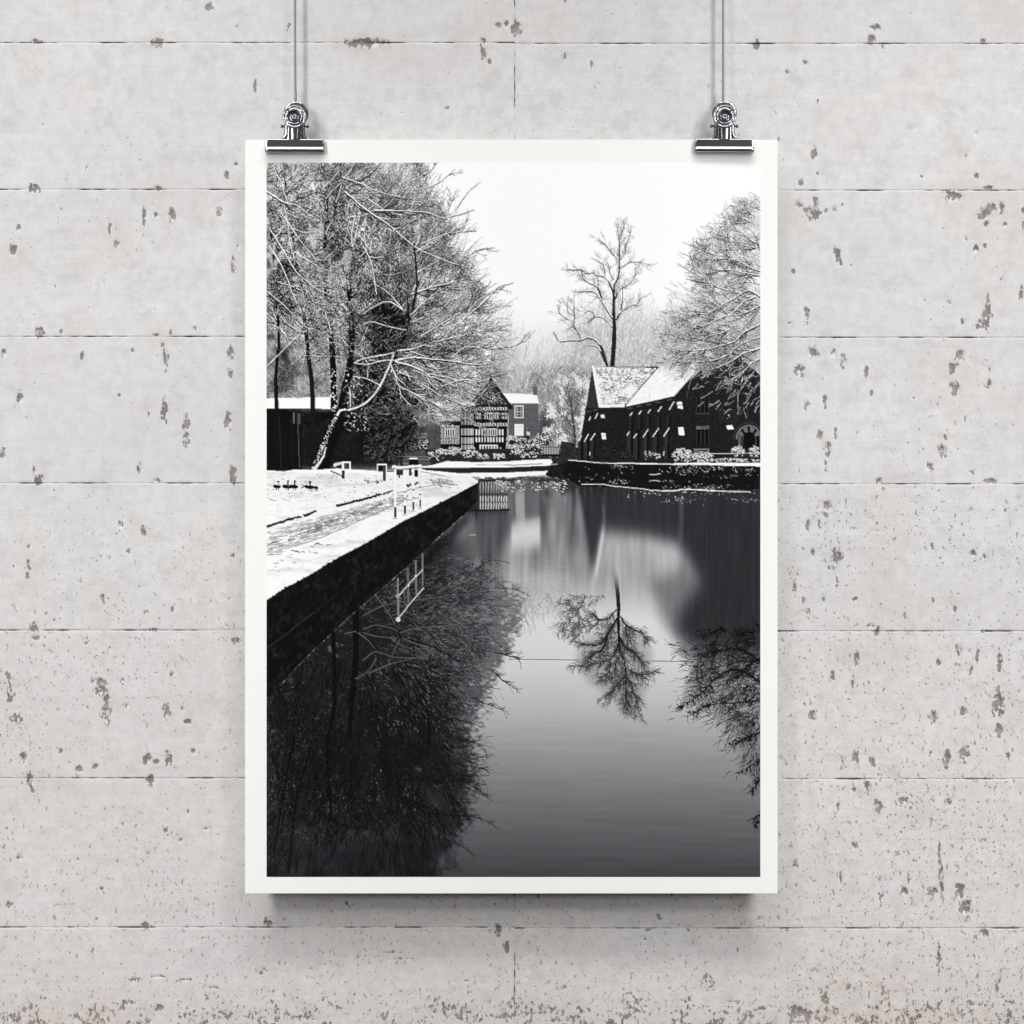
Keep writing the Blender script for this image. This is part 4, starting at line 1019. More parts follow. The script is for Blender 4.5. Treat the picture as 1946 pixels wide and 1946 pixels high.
# ==================================================================
#  the board-marked concrete wall
# ==================================================================
def concrete_material():
    k = NT_('board_marked_concrete')
    pos = k.new('ShaderNodeNewGeometry').outputs['Position']
    at_ = k.new('ShaderNodeAttribute', attribute_name='wear')
    sep = k.new('ShaderNodeSeparateColor'); k.lk(at_.outputs['Color'], sep.inputs[0])
    pit, speck, warm = sep.outputs[0], sep.outputs[1], sep.outputs[2]
    joint = at_.outputs['Alpha']
    # pits: clustered field from the mesh broken up by fine noise
    vp = k.mapping(pos, (1, 1, .62))
    n1 = k.noise(vp, 620, 3, .62)
    n1b = k.noise(k.mapping(pos, (1, 1, .7), (2, 8, 4)), 330, 2, .5)
    nn = k.math('ADD', k.math('MULTIPLY', k.math('SUBTRACT', n1, .5), 1.9), k.math('MULTIPLY', k.math('SUBTRACT', n1b, .5), 1.7))
    pf = k.math('ADD', k.math('MULTIPLY', pit, .86), k.math('MULTIPLY', nn, k.ramp(pit, .05, .4)))
    pit_m = k.ramp(pf, .44, .58)
    # pores and flecks everywhere, denser where the mesh says so
    n2 = k.noise(k.mapping(pos, (1, 1, .6), (3, 1, 7)), 460, 2.5, .6)
    thr = k.math('SUBTRACT', .722, k.math('MULTIPLY', speck, .138))
    fl = k.ramp(k.math('SUBTRACT', n2, thr), 0.0, .06)
    n3 = k.noise(k.mapping(pos, (1, 1, .8), (11, 4, 2)), 900, 1.5, .5)
    thr3 = k.math('SUBTRACT', .758, k.math('MULTIPLY', speck, .105))
    dots = k.ramp(k.math('SUBTRACT', n3, thr3), 0.0, .05)
    # base tone
    lowf = k.noise(k.mapping(pos, (1, 1, 1.6), (5, 0, 0)), 7, 3, .55)
    grain = k.noise(k.mapping(pos, (.055, 1, 1), (0, 2, 5)), 520, 4, .6)
    grit = k.noise(pos, 1500, 2, .6)
    base = k.mix(k.ramp(lowf, .35, .68), (.665, .660, .666), (.735, .730, .728))
    base = k.mix(k.ramp(grain, .34, .70, 0, .34), base, (.57, .566, .572))
    base = k.mix(k.ramp(grit, .38, .68, 0, .55), base, (.76, .756, .752))
    n4 = k.noise(k.mapping(pos, (1, 1, 1), (9, 9, 1)), 26, 3, .6)
    base = k.mix(k.ramp(n4, .50, .74, 0, .20), base, (.60, .575, .594))
    mott = k.noise(k.mapping(pos, (1, 1, .8), (7, 3, 3)), 170, 5, .68)
    base = k.mix(k.ramp(mott, .34, .66, .5, 0), base, (.55, .545, .552))
    vst = k.noise(k.mapping(pos, (1, 1, .12), (4, 4, 4)), 34, 3, .6)
    base = k.mix(k.ramp(vst, .52, .74, 0, .26), base, (.62, .598, .622))
    wc = k.noise(pos, 160, 3, .6)
    base = k.mix(k.math('MULTIPLY', warm, k.ramp(wc, .30, .70, .25, .8)), base, (.60, .50, .435))
    tone = k.mix(k.ramp(k.noise(pos, 90, 2), .35, .65), (.245, .205, .182), (.115, .102, .095))
    scr = k.noise(k.mapping(pos, (.02, 1, 1), (1, 1, 9)), 900, 2, .5)
    base = k.mix(k.ramp(scr, .66, .74, 0, .30), base, (.50, .49, .48))
    base = k.mix(k.ramp(scr, .34, .26, 0, .35), base, (.80, .795, .79))
    cl = k.noise(k.mapping(pos, (1, 1, 1.3), (6, 2, 8)), 55, 5, .7)
    base = k.mix(k.ramp(cl, .48, .70, 0, .48), base, (.50, .475, .465))
    oi = k.new('ShaderNodeObjectInfo')
    base = k.mix(k.ramp(oi.outputs['Random'], 0.0, 1.0, .0, .16), base, (.58, .57, .575))
    c = k.mix(k.math('MULTIPLY', fl, .58), base, tone)
    c = k.mix(k.math('MULTIPLY', pit_m, .80), c, tone)
    c = k.mix(k.math('MULTIPLY', dots, .85), c, (.13, .12, .12))
    jn = k.ramp(k.math('ADD', joint, k.math('MULTIPLY', k.math('SUBTRACT', n1, .5), .7)), .28, .92)
    c = k.mix(k.math('MULTIPLY', jn, .95), c, (.075, .064, .060))
    k.lk(c, k.b.inputs['Base Color'])
    k.b.inputs['Roughness'].default_value = .88
    k.b.inputs['Specular IOR Level'].default_value = .25
    holes = k.math('ADD', k.math('MULTIPLY', fl, -.7), k.math('MULTIPLY', dots, -.8))
    holes = k.math('ADD', holes, k.math('MULTIPLY', pit_m, -.9))
    n_a = k.bump(grain, .07, .0005)
    n_b = k.bump(grit, .20, .0003, n_a)
    n_c = k.bump(holes, .55, .0005, n_b)
    k.lk(n_c, k.b.inputs['Normal'])
    return k.m

M_CONC = concrete_material()

# wear maps over the part of the wall in view, one sample per photograph pixel
WX0, WX1, WY0, WY1 = -60, 2010, -210, 2056
WW, WH = WX1 - WX0, WY1 - WY0
wy, wx = np.mgrid[0:WH, 0:WW].astype(np.float32)
wx += WX0; wy += WY0
wn = lambda a, b, seed, o=1: vnoise(a, b, seed, o, (WH, WW), 1)
pitmap = np.zeros((WH, WW), np.float32)
warmmap = np.zeros((WH, WW), np.float32)
def blot(x, y, w, h, s=1.0, m=None):
    m = pitmap if m is None else m
    rx, ry = max(2.2, w * .52), max(2.2, h * .52)
    x0, x1 = int(max(0, x - 3 * rx - WX0)), int(min(WW, x + 3 * rx - WX0)); y0, y1 = int(max(0, y - 3 * ry - WY0)), int(min(WH, y + 3 * ry - WY0))
    if x1 <= x0 or y1 <= y0: return
    d = ((wx[y0:y1, x0:x1] - x) / rx) ** 2 + ((wy[y0:y1, x0:x1] - y) / ry) ** 2
    m[y0:y1, x0:x1] = np.maximum(m[y0:y1, x0:x1], s * np.exp(-d * .8))
Q = .5036
Q1 = [(963, 322, 14, 40), (595, 160, 36, 36), (135, 155, 36, 18), (1375, 162, 150, 34), (1820, 158, 22, 26), (1825, 205, 20, 56), (1845, 235, 16, 26), (1880, 95, 18, 18), (1910, 92, 14, 26), (790, 25, 26, 34), (855, 660, 16, 34), (890, 620, 12, 22), (130, 710, 40, 34), (598, 712, 34, 22), (545, 815, 13, 86), (590, 810, 12, 18), (650, 812, 22, 50), (825, 800, 22, 30), (415, 860, 12, 36), (440, 920, 16, 34), (50, 945, 26, 50),
      (880, 1000, 16, 52), (900, 930, 12, 34), (150, 1255, 32, 36), (590, 1265, 30, 10), (14, 1335, 18, 28), (615, 1302, 22, 16), (625, 1352, 20, 80), (500, 1322, 10, 12), (310, 1340, 10, 34), (870, 1330, 26, 44), (870, 1410, 20, 40), (75, 1500, 20, 50), (450, 1490, 8, 12), (620, 1552, 20, 84), (560, 1570, 8, 30), (705, 1600, 26, 60), (705, 1655, 22, 56), (860, 1590, 26, 60), (10, 1710, 22, 36), (525, 1770, 16, 44), (150, 1812, 36, 34), (130, 1780, 12, 34), (880, 1790, 26, 70), (590, 1815, 28, 18), (735, 1240, 10, 22), (70, 860, 12, 30), (205, 1080, 10, 14), (325, 630, 8, 14), (230, 1250, 10, 16), (480, 520, 8, 8)]
Q2 = [(15, 108, 36, 56), (920, 165, 22, 42), (1355, 150, 32, 34), (1775, 155, 24, 18), (1372, 105, 34, 26), (200, 215, 9, 28), (300, 245, 9, 26), (1105, 237, 20, 18), (1040, 270, 16, 16), (1155, 385, 7, 22), (1140, 570, 20, 56), (1090, 690, 15, 32), (1155, 655, 9, 12), (1545, 665, 8, 8), (1750, 505, 11, 22), (1145, 760, 16, 36), (1080, 770, 24, 28), (1135, 805, 56, 54), (1185, 795, 10, 24), (1215, 787, 12, 20), (1245, 775, 10, 14), (1660, 740, 60, 40), (1750, 665, 20, 20), (1800, 710, 34, 16), (1845, 780, 26, 46), (1810, 785, 26, 46),
      (1785, 805, 50, 44), (1860, 850, 14, 18), (1790, 845, 14, 30), (1710, 900, 12, 24), (1750, 940, 16, 34), (1830, 900, 8, 10), (1225, 962, 24, 54), (1238, 995, 14, 20), (1280, 1000, 10, 10), (1060, 1025, 12, 22), (1110, 1190, 20, 62), (1050, 1220, 20, 10), (1650, 1140, 24, 12), (1795, 1130, 11, 52), (1790, 1182, 36, 64), (1775, 1222, 40, 44), (1700, 1215, 11, 24), (1920, 1105, 16, 44), (1135, 1330, 38, 42), (1215, 1335, 17, 34), (1250, 1362, 20, 54), (1085, 1400, 38, 40), (1335, 1400, 15, 52), (1180, 1512, 16, 50), (1110, 1530, 20, 42), (1690, 1340, 34, 44), (1660, 1390, 32, 50),
      (1670, 1462, 32, 50), (1800, 1450, 17, 44), (1710, 1580, 9, 26), (1160, 1640, 20, 44), (1190, 1697, 26, 54), (1220, 1632, 10, 44), (1185, 1760, 7, 44), (1625, 1700, 34, 44), (1575, 1762, 26, 34), (1735, 1782, 14, 14), (1385, 1815, 28, 22), (1805, 1815, 36, 20), (1190, 1905, 34, 34), (1860, 1925, 16, 14), (1515, 1500, 9, 9), (1355, 1482, 12, 20), (1635, 1650, 10, 20), (1930, 800, 14, 30), (1340, 1090, 8, 8)]
Q3 = [(485, 150, 11, 28), (455, 50, 18, 36), (540, 70, 18, 36), (415, 175, 10, 18), (880, 165, 12, 16), (390, 325, 20, 34), (110, 200, 14, 40), (105, 240, 12, 30), (110, 130, 12, 20), (130, 435, 30, 30), (135, 475, 36, 16), (165, 505, 8, 8), (580, 445, 28, 13), (325, 495, 10, 10), (415, 520, 9, 22), (890, 485, 34, 26), (375, 640, 54, 30), (380, 672, 44, 34), (402, 705, 26, 44), (400, 765, 34, 64), (475, 730, 26, 15), (460, 640, 16, 26), (630, 752, 24, 54), (690, 745, 12, 20), (710, 790, 26, 18), (730, 905, 20, 20), (555, 930, 24, 42), (590, 942, 24, 14), (635, 932, 24, 52), (360, 960, 24, 14), (300, 970, 24, 22),
      (90, 930, 24, 40), (115, 1010, 20, 54), (570, 1010, 30, 44), (125, 1050, 12, 20), (710, 1135, 9, 22), (780, 1195, 20, 10), (460, 1175, 10, 14), (75, 1305, 20, 20), (680, 1240, 10, 16), (35, 1480, 24, 24), (550, 1560, 34, 22), (1010, 1550, 26, 20), (1000, 1612, 10, 22), (265, 1665, 7, 7), (165, 1755, 7, 7), (390, 1743, 7, 7), (510, 1765, 36, 16), (600, 1752, 50, 7), (700, 1765, 60, 8, .8), (800, 1795, 100, 10, .7), (1760, 1770, 15, 11), (1480, 1660, 90, 7, .8), (1520, 1685, 110, 7, .75), (1880, 1580, 24, 40), (1910, 1640, 20, 50), (985, 1740, 12, 14), (480, 1850, 40, 20, .8), (600, 1870, 30, 24), (230, 900, 10, 16), (650, 610, 14, 20), (40, 690, 30, 90, .62), (60, 780, 60, 40, .62), (30, 620, 20, 50, .66)]
Q4 = [(1115, 50, 16, 54), (1160, 45, 11, 34), (1185, 10, 20, 16), (1225, 165, 36, 52), (1100, 140, 9, 14), (1135, 155, 16, 34), (1195, 210, 9, 9), (1585, 130, 10, 36), (1740, 155, 20, 26), (1780, 175, 13, 32), (1850, 155, 9, 9), (1065, 275, 13, 54), (1225, 260, 11, 36), (1100, 330, 10, 26), (1115, 375, 16, 26), (1175, 320, 10, 26), (1295, 328, 17, 13), (1670, 370, 10, 44), (1685, 310, 9, 9), (1480, 390, 12, 20), (1355, 430, 26, 16), (1378, 450, 20, 36), (1790, 450, 40, 10), (1300, 550, 20, 62), (1285, 640, 11, 44), (1210, 620, 12, 52), (1270, 705, 8, 8), (1230, 748, 8, 8), (1590, 650, 9, 9),
      (1685, 520, 17, 44), (1755, 530, 13, 54), (1840, 560, 17, 74), (1730, 590, 12, 44), (1610, 570, 18, 24), (1835, 720, 38, 92), (1840, 822, 34, 44), (1700, 750, 26, 34), (1590, 770, 34, 34), (1135, 765, 24, 42), (1580, 908, 11, 11), (1295, 925, 24, 52), (1245, 940, 16, 34), (1360, 940, 20, 42), (1640, 930, 24, 64), (1705, 910, 36, 64), (1870, 920, 12, 26), (1385, 993, 13, 11), (1340, 1040, 26, 42), (1380, 1110, 30, 42), (1290, 1050, 14, 20), (1230, 1110, 10, 44), (1650, 1090, 14, 26), (1480, 1090, 34, 24), (1612, 1290, 9, 90), (1620, 1390, 13, 110), (1070, 1330, 20, 20), (1290, 1260, 24, 24), (1480, 1430, 24, 34),
      (1590, 1430, 34, 34), (1690, 1430, 34, 52), (1710, 1490, 42, 62), (515, 1578, 20, 12), (500, 1610, 10, 9), (745, 1765, 50, 56, .60), (195, 1795, 18, 18), (1425, 1630, 9, 9), (1610, 1690, 24, 110, .66), (1780, 1590, 26, 34), (650, 1845, 10, 18), (505, 1865, 10, 9), (1090, 1890, 80, 40, .9), (1180, 1830, 34, 74, .8), (1400, 1820, 36, 110, .66), (1270, 1790, 16, 30), (850, 1650, 9, 16), (1390, 1440, 20, 40, .7), (1240, 1390, 12, 60), (1750, 1860, 120, 14, .7), (1830, 1780, 30, 80, .6)]
for lst, ox, oy in ((Q1, 0, 0), (Q2, 973, 0), (Q3, 0, 973), (Q4, 973, 973)):
    for b in lst:
        blot(ox + b[0] * Q, oy + b[1] * Q, b[2] * Q * 1.15, b[3] * Q * 1.1, (b[4] if len(b) > 4 else .96))
rw = np.random.default_rng(17)
for i in range(260):                                             # scattered smaller pits, denser low and to the right
    x, y = rw.uniform(-50, 2000), rw.uniform(-200, 2050)
    if rw.random() < .30 + .4 * (y > 1000) + .25 * (x > 1400): blot(x, y, rw.uniform(4, 9), rw.uniform(4, 15), rw.uniform(.6, .95))
dens = .30 + .40 * smooth(500, 1400, wy) + .16 * smooth(1200, 1600, wx) * smooth(500, 1100, wy) + .18 * smooth(1790, 1930, wy) + .5 * (wn(150, 120, 301, 3) - .5) + .22 * (wn(34, 46, 302, 2) - .5)
dens += .25 * np.exp(-((wx - 40) / 90) ** 2 - ((wy - 1340) / 110) ** 2) + .3 * np.exp(-((wx - 1830) / 110) ** 2 - ((wy - 700) / 160) ** 2)
pitmap = np.maximum(pitmap, .54 * smooth(1825, 1945, wy + 60 * (wn(90, 60, 303, 3) - .5)) * smooth(.38, .62, wn(26, 18, 304, 3)))
for x, y, w, h, s in [(1400, 400, 120, 60, .5), (1860, 370, 110, 70, .7), (1800, 700, 70, 60, .5), (1690, 1010, 60, 120, .5), (1700, 1160, 90, 50, .55), (25, 490, 40, 40, .7), (230, 465, 40, 30, .6), (60, 1080, 40, 120, .5), (195, 1140, 40, 40, .5), (70, 1490, 40, 40, .5), (1670, 1260, 80, 60, .45), (930, 40, 60, 60, .6), (1050, 45, 50, 50, .6), (300, 358, 30, 20, .9), (300, 640, 34, 16, .9), (300, 84, 30, 20, .7), (70, 1480, 30, 30, .8), (1660, 1860, 160, 60, .45), (160, 1930, 200, 40, .4), (1750, 1935, 260, 30, .5), (1915, 20, 70, 60, .7), (695, 82, 80, 22, .9), (1440, 950, 24, 16, .5), (380, 1100, 60, 130, .35), (270, 1010, 30, 30, .5)]:
    blot(x, y, w * 1.5, h * 1.5, s, warmmap)
warmmap += .22 * smooth(.55, .8, wn(110, 110, 305, 3)) + .34 * smooth(1830, 1960, wy) + .30 * smooth(900, 1500, wy) * (.5 + wn(160, 160, 309, 3))
undul = (wn(420, 26, 306, 2) - .5) * .00016 + (wn(90, 9, 307, 2) - .5) * .00005

def sample(m, xs, ys, default=0.0):
    fx = np.clip(xs - WX0, 0, WW - 1.01); fy = np.clip(ys - WY0, 0, WH - 1.01)
    ix, iy = fx.astype(int), fy.astype(int); tx, ty = fx - ix, fy - iy
    v = (m[iy, ix] * (1 - tx) + m[iy, ix + 1] * tx) * (1 - ty) + (m[iy + 1, ix] * (1 - tx) + m[iy + 1, ix + 1] * tx) * ty
    ins = (xs > WX0) & (xs < WX1) & (ys > WY0) & (ys < WY1)
    return np.where(ins, v, default)

wall_back = mesh_obj('wall', [(-.66, .03, -.45), (.66, .03, -.45), (.66, .004, -.45), (-.66, .004, -.45), (-.66, .03, .45), (.66, .03, .45), (.66, .004, .45), (-.66, .004, .45)],
                     [(0, 1, 5, 4), (3, 7, 6, 2), (0, 3, 2, 1), (4, 5, 6, 7), (0, 4, 7, 3), (1, 2, 6, 5)], M_CONC, None, False, (0, 0, Z0))
tag(wall_back, 'pale grey board marked concrete wall with pitted horizontal boards', None, None, 'structure')

JX = [-1120, 978, 3060]
JY = [-480, -199, 81, 360, 639.5, 918, 1197.5, 1478.5, 1762, 2043, 2324]
STEP = 3.05
def coords(a, b, lo, hi):
    fine0, fine1 = max(a, lo), min(b, hi)
    pts = [a, a + .9, a + 2.0, a + 3.4, b - 3.4, b - 2.0, b - .9, b]
    if fine1 > fine0:
        pts += list(np.arange(fine0 + 5, fine1 - 4, STEP))
        if a < lo - 10: pts += list(np.arange(a + 20, lo, 25))
        if b > hi + 10: pts += list(np.arange(hi + 6, b - 10, 25))
    else: pts += list(np.arange(a + 20, b - 10, 25))
    return np.array(sorted(pts), np.float64)

jr = np.random.default_rng(5)
for ci in range(2):
    for ri in range(10):
        xa, xb = JX[ci], JX[ci + 1]; ya, yb = JY[ri] + (1.6 if ci else 0), JY[ri + 1] + (1.6 if ci else 0)
        xs, ys = coords(xa, xb, -40, 1986), coords(ya, yb, -60, 2006)
        X, Y = np.meshgrid(xs, ys)
        proud = jr.uniform(-.00012, .00022)
        pm = sample(pitmap, X, Y)
        # worn joints: how open the joint is varies along it
        ph = jr.uniform(0, 1000, 4)
        def along(t, p):
            return .5 + .5 * np.sin(t * .011 + p) * np.sin(t * .037 + p * 2.1) + .35 * np.sin(t * .13 + p * 3) * np.sin(t * .071 + p)
        opn_h_t = np.clip(along(X, JY[ri] * .7 + ci), .30, 1.3); opn_h_b = np.clip(along(X, JY[ri + 1] * .7 + ci), .30, 1.3)
        opn_v = np.clip(along(Y, 13.0), .2, 1.1)
        wob = .8 * np.sin(X * .21 + ri) + .6 * np.sin(X * .47 + 2 * ri)
        d_t, d_b = Y - ya, yb - Y
        d_l, d_r = X - xa, xb - X
        jt = np.exp(-(d_t / (1.0 + .5 * opn_h_t)) ** 2) * opn_h_t; jb = np.exp(-(d_b / (.9 + .4 * opn_h_b)) ** 2) * opn_h_b * .9
        jv = np.maximum(np.exp(-(d_l / 1.5) ** 2), np.exp(-(d_r / 1.5) ** 2)) * opn_v * .85
        j = np.maximum(np.maximum(jt, jb), jv)
        depth = -proud - sample(undul, X, Y) + .0007 * smooth(.5, .9, pm) + .0006 * np.clip(j, 0, 1)
        edge_min = np.minimum(np.minimum(d_t, d_b), np.minimum(d_l, d_r))
        co = np.stack([(X - CX) * PX, depth, -(Y - CY) * PX], -1).reshape(-1, 3)
        me = grid_mesh('concrete_panel', co, len(xs), len(ys), M_CONC)
        rgba = np.stack([pm, np.clip(sample(dens, X, Y, .55), 0, 1.2), np.clip(sample(warmmap, X, Y, .1), 0, 1), np.clip(j * 1.3, 0, 1)], -1).reshape(-1, 4)
        set_col(me, 'wear', rgba)
        o = bpy.data.objects.new('concrete_panel', me)
        link(o, wall_back)

# ==================================================================
#  the hanging sheet
# ==================================================================
SX0, SY0, SX1, SY1 = 465.8, 265.4, 1477.6, 1697.7
GAP_T, GAP_B = .0125, .0215
def sheet_d(px, py):
    """distance of the sheet from the wall: hangs a little away at the foot, very slightly bowed"""
    t = (np.asarray(py) - SY0) / (SY1 - SY0); u = (np.asarray(px) - (SX0 + SX1) / 2) / (SX1 - SX0) * 2
    return GAP_T + (GAP_B - GAP_T) * t ** 1.2 + .0010 * (1 - u * u) * np.sin(np.pi * t) + .0006 * u * u * t

def paper_material():
    k = NT_('matte_paper')
    pos = k.new('ShaderNodeNewGeometry').outputs['Position']
    n = k.noise(pos, 900, 3, .6)
    c = k.mix(k.ramp(n, .3, .7), (.895, .905, .875), (.915, .922, .895))
    k.lk(c, k.b.inputs['Base Color']); k.b.inputs['Roughness'].default_value = .8
    k.b.inputs['Specular IOR Level'].default_value = .15
    k.lk(k.bump(n, .08, .0002), k.b.inputs['Normal'])
    return k.m
def ink_material():
    k = NT_('photographic_print')
    a = k.new('ShaderNodeAttribute', attribute_name='ink')
    k.lk(a.outputs['Color'], k.b.inputs['Base Color'])
    k.b.inputs['Roughness'].default_value = .7
    k.b.inputs['Specular IOR Level'].default_value = .04
    return k.m
M_PAPER, M_INK = paper_material(), ink_material()

base = at((SX0 + SX1) / 2, SY0, GAP_T)
poster = empty('poster', base)
tag(poster, 'white bordered poster of a snowy canal in black and white hanging from two clips', 'poster')

def sheet_points(x0, y0, x1, y1, nu, nv, off):
    xs, ys = np.linspace(x0, x1, nu), np.linspace(y0, y1, nv)
    X, Y = np.meshgrid(xs, ys)
    D = sheet_d(X, Y) + off
    K = (CAM_D - D) / CAM_D * PX
    co = np.stack([(X - CX) * K, -D, Z0 - (Y - CY) * K], -1).reshape(-1, 3)
    return co - np.array(base)
nu, nv = 26, 36
front = sheet_points(SX0, SY0, SX1, SY1, nu, nv, .00028); back = sheet_points(SX0, SY0, SX1, SY1, nu, nv, 0)
idx = np.arange(nu * nv).reshape(nv, nu)
ff = np.stack([idx[:-1, :-1], idx[1:, :-1], idx[1:, 1:], idx[:-1, 1:]], -1).reshape(-1, 4)
fb = ff[:, ::-1] + nu * nv
ring = list(idx[0, :]) + list(idx[1:, -1]) + list(idx[-1, -2::-1]) + list(idx[-2:0:-1, 0])
nr, nb = len(ring), 2 * nu * nv
fe = np.array([(nb + i, nb + (i + 1) % nr, nb + nr + (i + 1) % nr, nb + nr + i) for i in range(nr)])   # cut edge of the sheet, own vertices
sheet = mesh_obj('paper_sheet', np.vstack([front, back, front[ring], back[ring]]), np.vstack([ff, fb, fe]), M_PAPER, poster)
me = grid_mesh('photo_print', sheet_points(PX0, PY0, PX1, PY1, NU, NV, .00028 + .00006), NU, NV, M_INK)
set_col(me, 'ink', np.concatenate([PRINT_LIN.reshape(-1, 3), np.ones((NU * NV, 1), np.float32)], 1))
ink = link(bpy.data.objects.new('photo_print', me), poster)
ink['label'] = 'black and white photograph of a snowy canal with bare trees and old houses'

# ==================================================================
#  bulldog clips and cords
# ==================================================================
def chrome(name, col_, rough, n_scale=90):
    k = NT_(name)
    tc = k.new('ShaderNodeTexCoord').outputs['Object']
    n = k.noise(tc, n_scale, 3, .6)
    k.b.inputs['Metallic'].default_value = 1.0
    c = k.mix(k.ramp(n, .3, .7), col_, tuple(x * .86 for x in col_))
    k.lk(c, k.b.inputs['Base Color'])
    k.lk(k.ramp(n, .3, .8, rough * .92, rough * 1.12), k.b.inputs['Roughness'])
    return k.m
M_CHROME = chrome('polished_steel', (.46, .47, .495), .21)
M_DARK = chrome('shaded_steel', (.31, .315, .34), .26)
MM = .001

def sweep_profile(prof, x_list, scale=None):
    """profile (y, z) in mm swept along x; scale(i) -> (shrink, z centre) closes the ends"""
    n = len(prof); V = []; F = []
    for i, x in enumerate(x_list):
        for (y, z) in prof:
            s, cy, cz = (1, 0, 0) if scale is None else scale(i)
            V.append((x * MM, (cy + (y - cy) * s) * MM, (cz + (z - cz) * s) * MM))
    for i in range(len(x_list) - 1):
        for j in range(n):
            a = i * n + j; b = i * n + (j + 1) % n
            F.append((a, b, b + n, a + n))
    F.append(tuple(range(n))[::-1]); F.append(tuple(range((len(x_list) - 1) * n, len(x_list) * n)))
    return V, F

def lathe(prof, seg=40, axis_tilt=0.0, center=(0, 0, 0)):
    """profile (r, d) in mm, d towards the camera (-y)"""
    V = []; F = []; n = len(prof)
    ct, st = math.cos(axis_tilt), math.sin(axis_tilt)
    for s in range(seg):
        a = 2 * math.pi * s / seg
        for r, d in prof:
            x, y, z = r * math.cos(a), -d, r * math.sin(a)
            y, z = y * ct - z * st, y * st + z * ct
            V.append(((x + center[0]) * MM, (y + center[1]) * MM, (z + center[2]) * MM))
    for s in range(seg):
        for j in range(n - 1):
            a = s * n + j; b = ((s + 1) % seg) * n + j
            F.append((a, a + 1, b + 1, b))
    return V, F

def fix(o):
    bm = bmesh.new(); bm.from_mesh(o.data)
    bmesh.ops.remove_doubles(bm, verts=bm.verts, dist=1e-7)
    bmesh.ops.recalc_face_normals(bm, faces=bm.faces); bm.to_mesh(o.data); bm.free()
    return o

def auto_sharp(o, deg=38):
    me = o.data
    bm = bmesh.new(); bm.from_mesh(me)
    for e in bm.edges:
        if len(e.link_faces) == 2 and e.calc_face_angle(0) > math.radians(deg): e.smooth = False
    bm.to_mesh(me); bm.free()

# local frame of a clip: x right, y into the wall, z up; origin on the front of the paper at its top edge
def tube(points, r, seg=10):
    V = []; F = []
    P_ = [Vector(p) for p in points]
    up = Vector((0, 1, 0.01))
    for i, p in enumerate(P_):
        t = (P_[min(i + 1, len(P_) - 1)] - P_[max(i - 1, 0)]).normalized()
        a = t.cross(up)
        if a.length < 1e-6: a = Vector((1, 0, 0))
        a.normalize(); b = t.cross(a).normalized()
        for s in range(seg):
            th = 2 * math.pi * s / seg
            V.append(p + (a * math.cos(th) + b * math.sin(th)) * r)
    n = len(P_)
    for i in range(n - 1):
        for s in range(seg):
            F.append((i * seg + s, i * seg + (s + 1) % seg, (i + 1) * seg + (s + 1) % seg, (i + 1) * seg + s))
    F.append(tuple(range(seg))); F.append(tuple(range((n - 1) * seg, n * seg)))
    return V, F

def jaw_profile(sgn):
    """closed outline (y, z) of one rolled jaw; sgn -1 front, +1 back.  Paper lies at y = 0"""
    out = [(.15, .30), (1.8, .28), (3.25, .22), (3.52, .05), (3.6, -.35), (3.62, -2.2), (3.60, -3.7), (3.66, -4.25), (3.95, -4.7), (4.32, -5.15), (4.50, -5.75), (4.40, -6.35), (4.02, -6.85), (3.40, -7.15), (2.5, -7.2), (1.2, -6.9), (.15, -6.3)]
    return [(sgn * y, z) for y, z in out]

def arm_mesh(w_top, z0, z1, y0, y1, thick, rib, sgn):
    """flared neck plate with a pressed rib"""
    nx, nz = 25, 16
    V = []; F = []
    for i in range(nz):
        t = i / (nz - 1); z = z0 + (z1 - z0) * t
        w = w_top + 4.2 * math.exp(-t * 9)
        for j in range(nx):
            u = j / (nx - 1) * 2 - 1
            x = u * w
            y = y0 + (y1 - y0) * t
            y += sgn * rib * max(0, 1 - (x / 3.1) ** 2) ** .6 * (1 - .15 * t)
            y += sgn * .5 * max(0, (abs(u) - .82) / .18) ** 2 * -1
            V.append((x * MM, y * MM, z * MM))
    for i in range(nz - 1):
        for j in range(nx - 1):
            a = i * nx + j; F.append((a, a + 1, a + nx + 1, a + nx))
    n = len(V)
    V += [(x, y - sgn * thick * MM, z) for x, y, z in V]
    F += [tuple(k + n for k in f[::-1]) for f in F]
    rim = [j for j in range(nx)] + [i * nx + nx - 1 for i in range(1, nz)] + [(nz - 1) * nx + j for j in range(nx - 2, -1, -1)] + [i * nx for i in range(nz - 2, 0, -1)]
    F += [(rim[i], rim[(i + 1) % len(rim)], rim[(i + 1) % len(rim)] + n, rim[i] + n) for i in range(len(rim))]
    return V, F

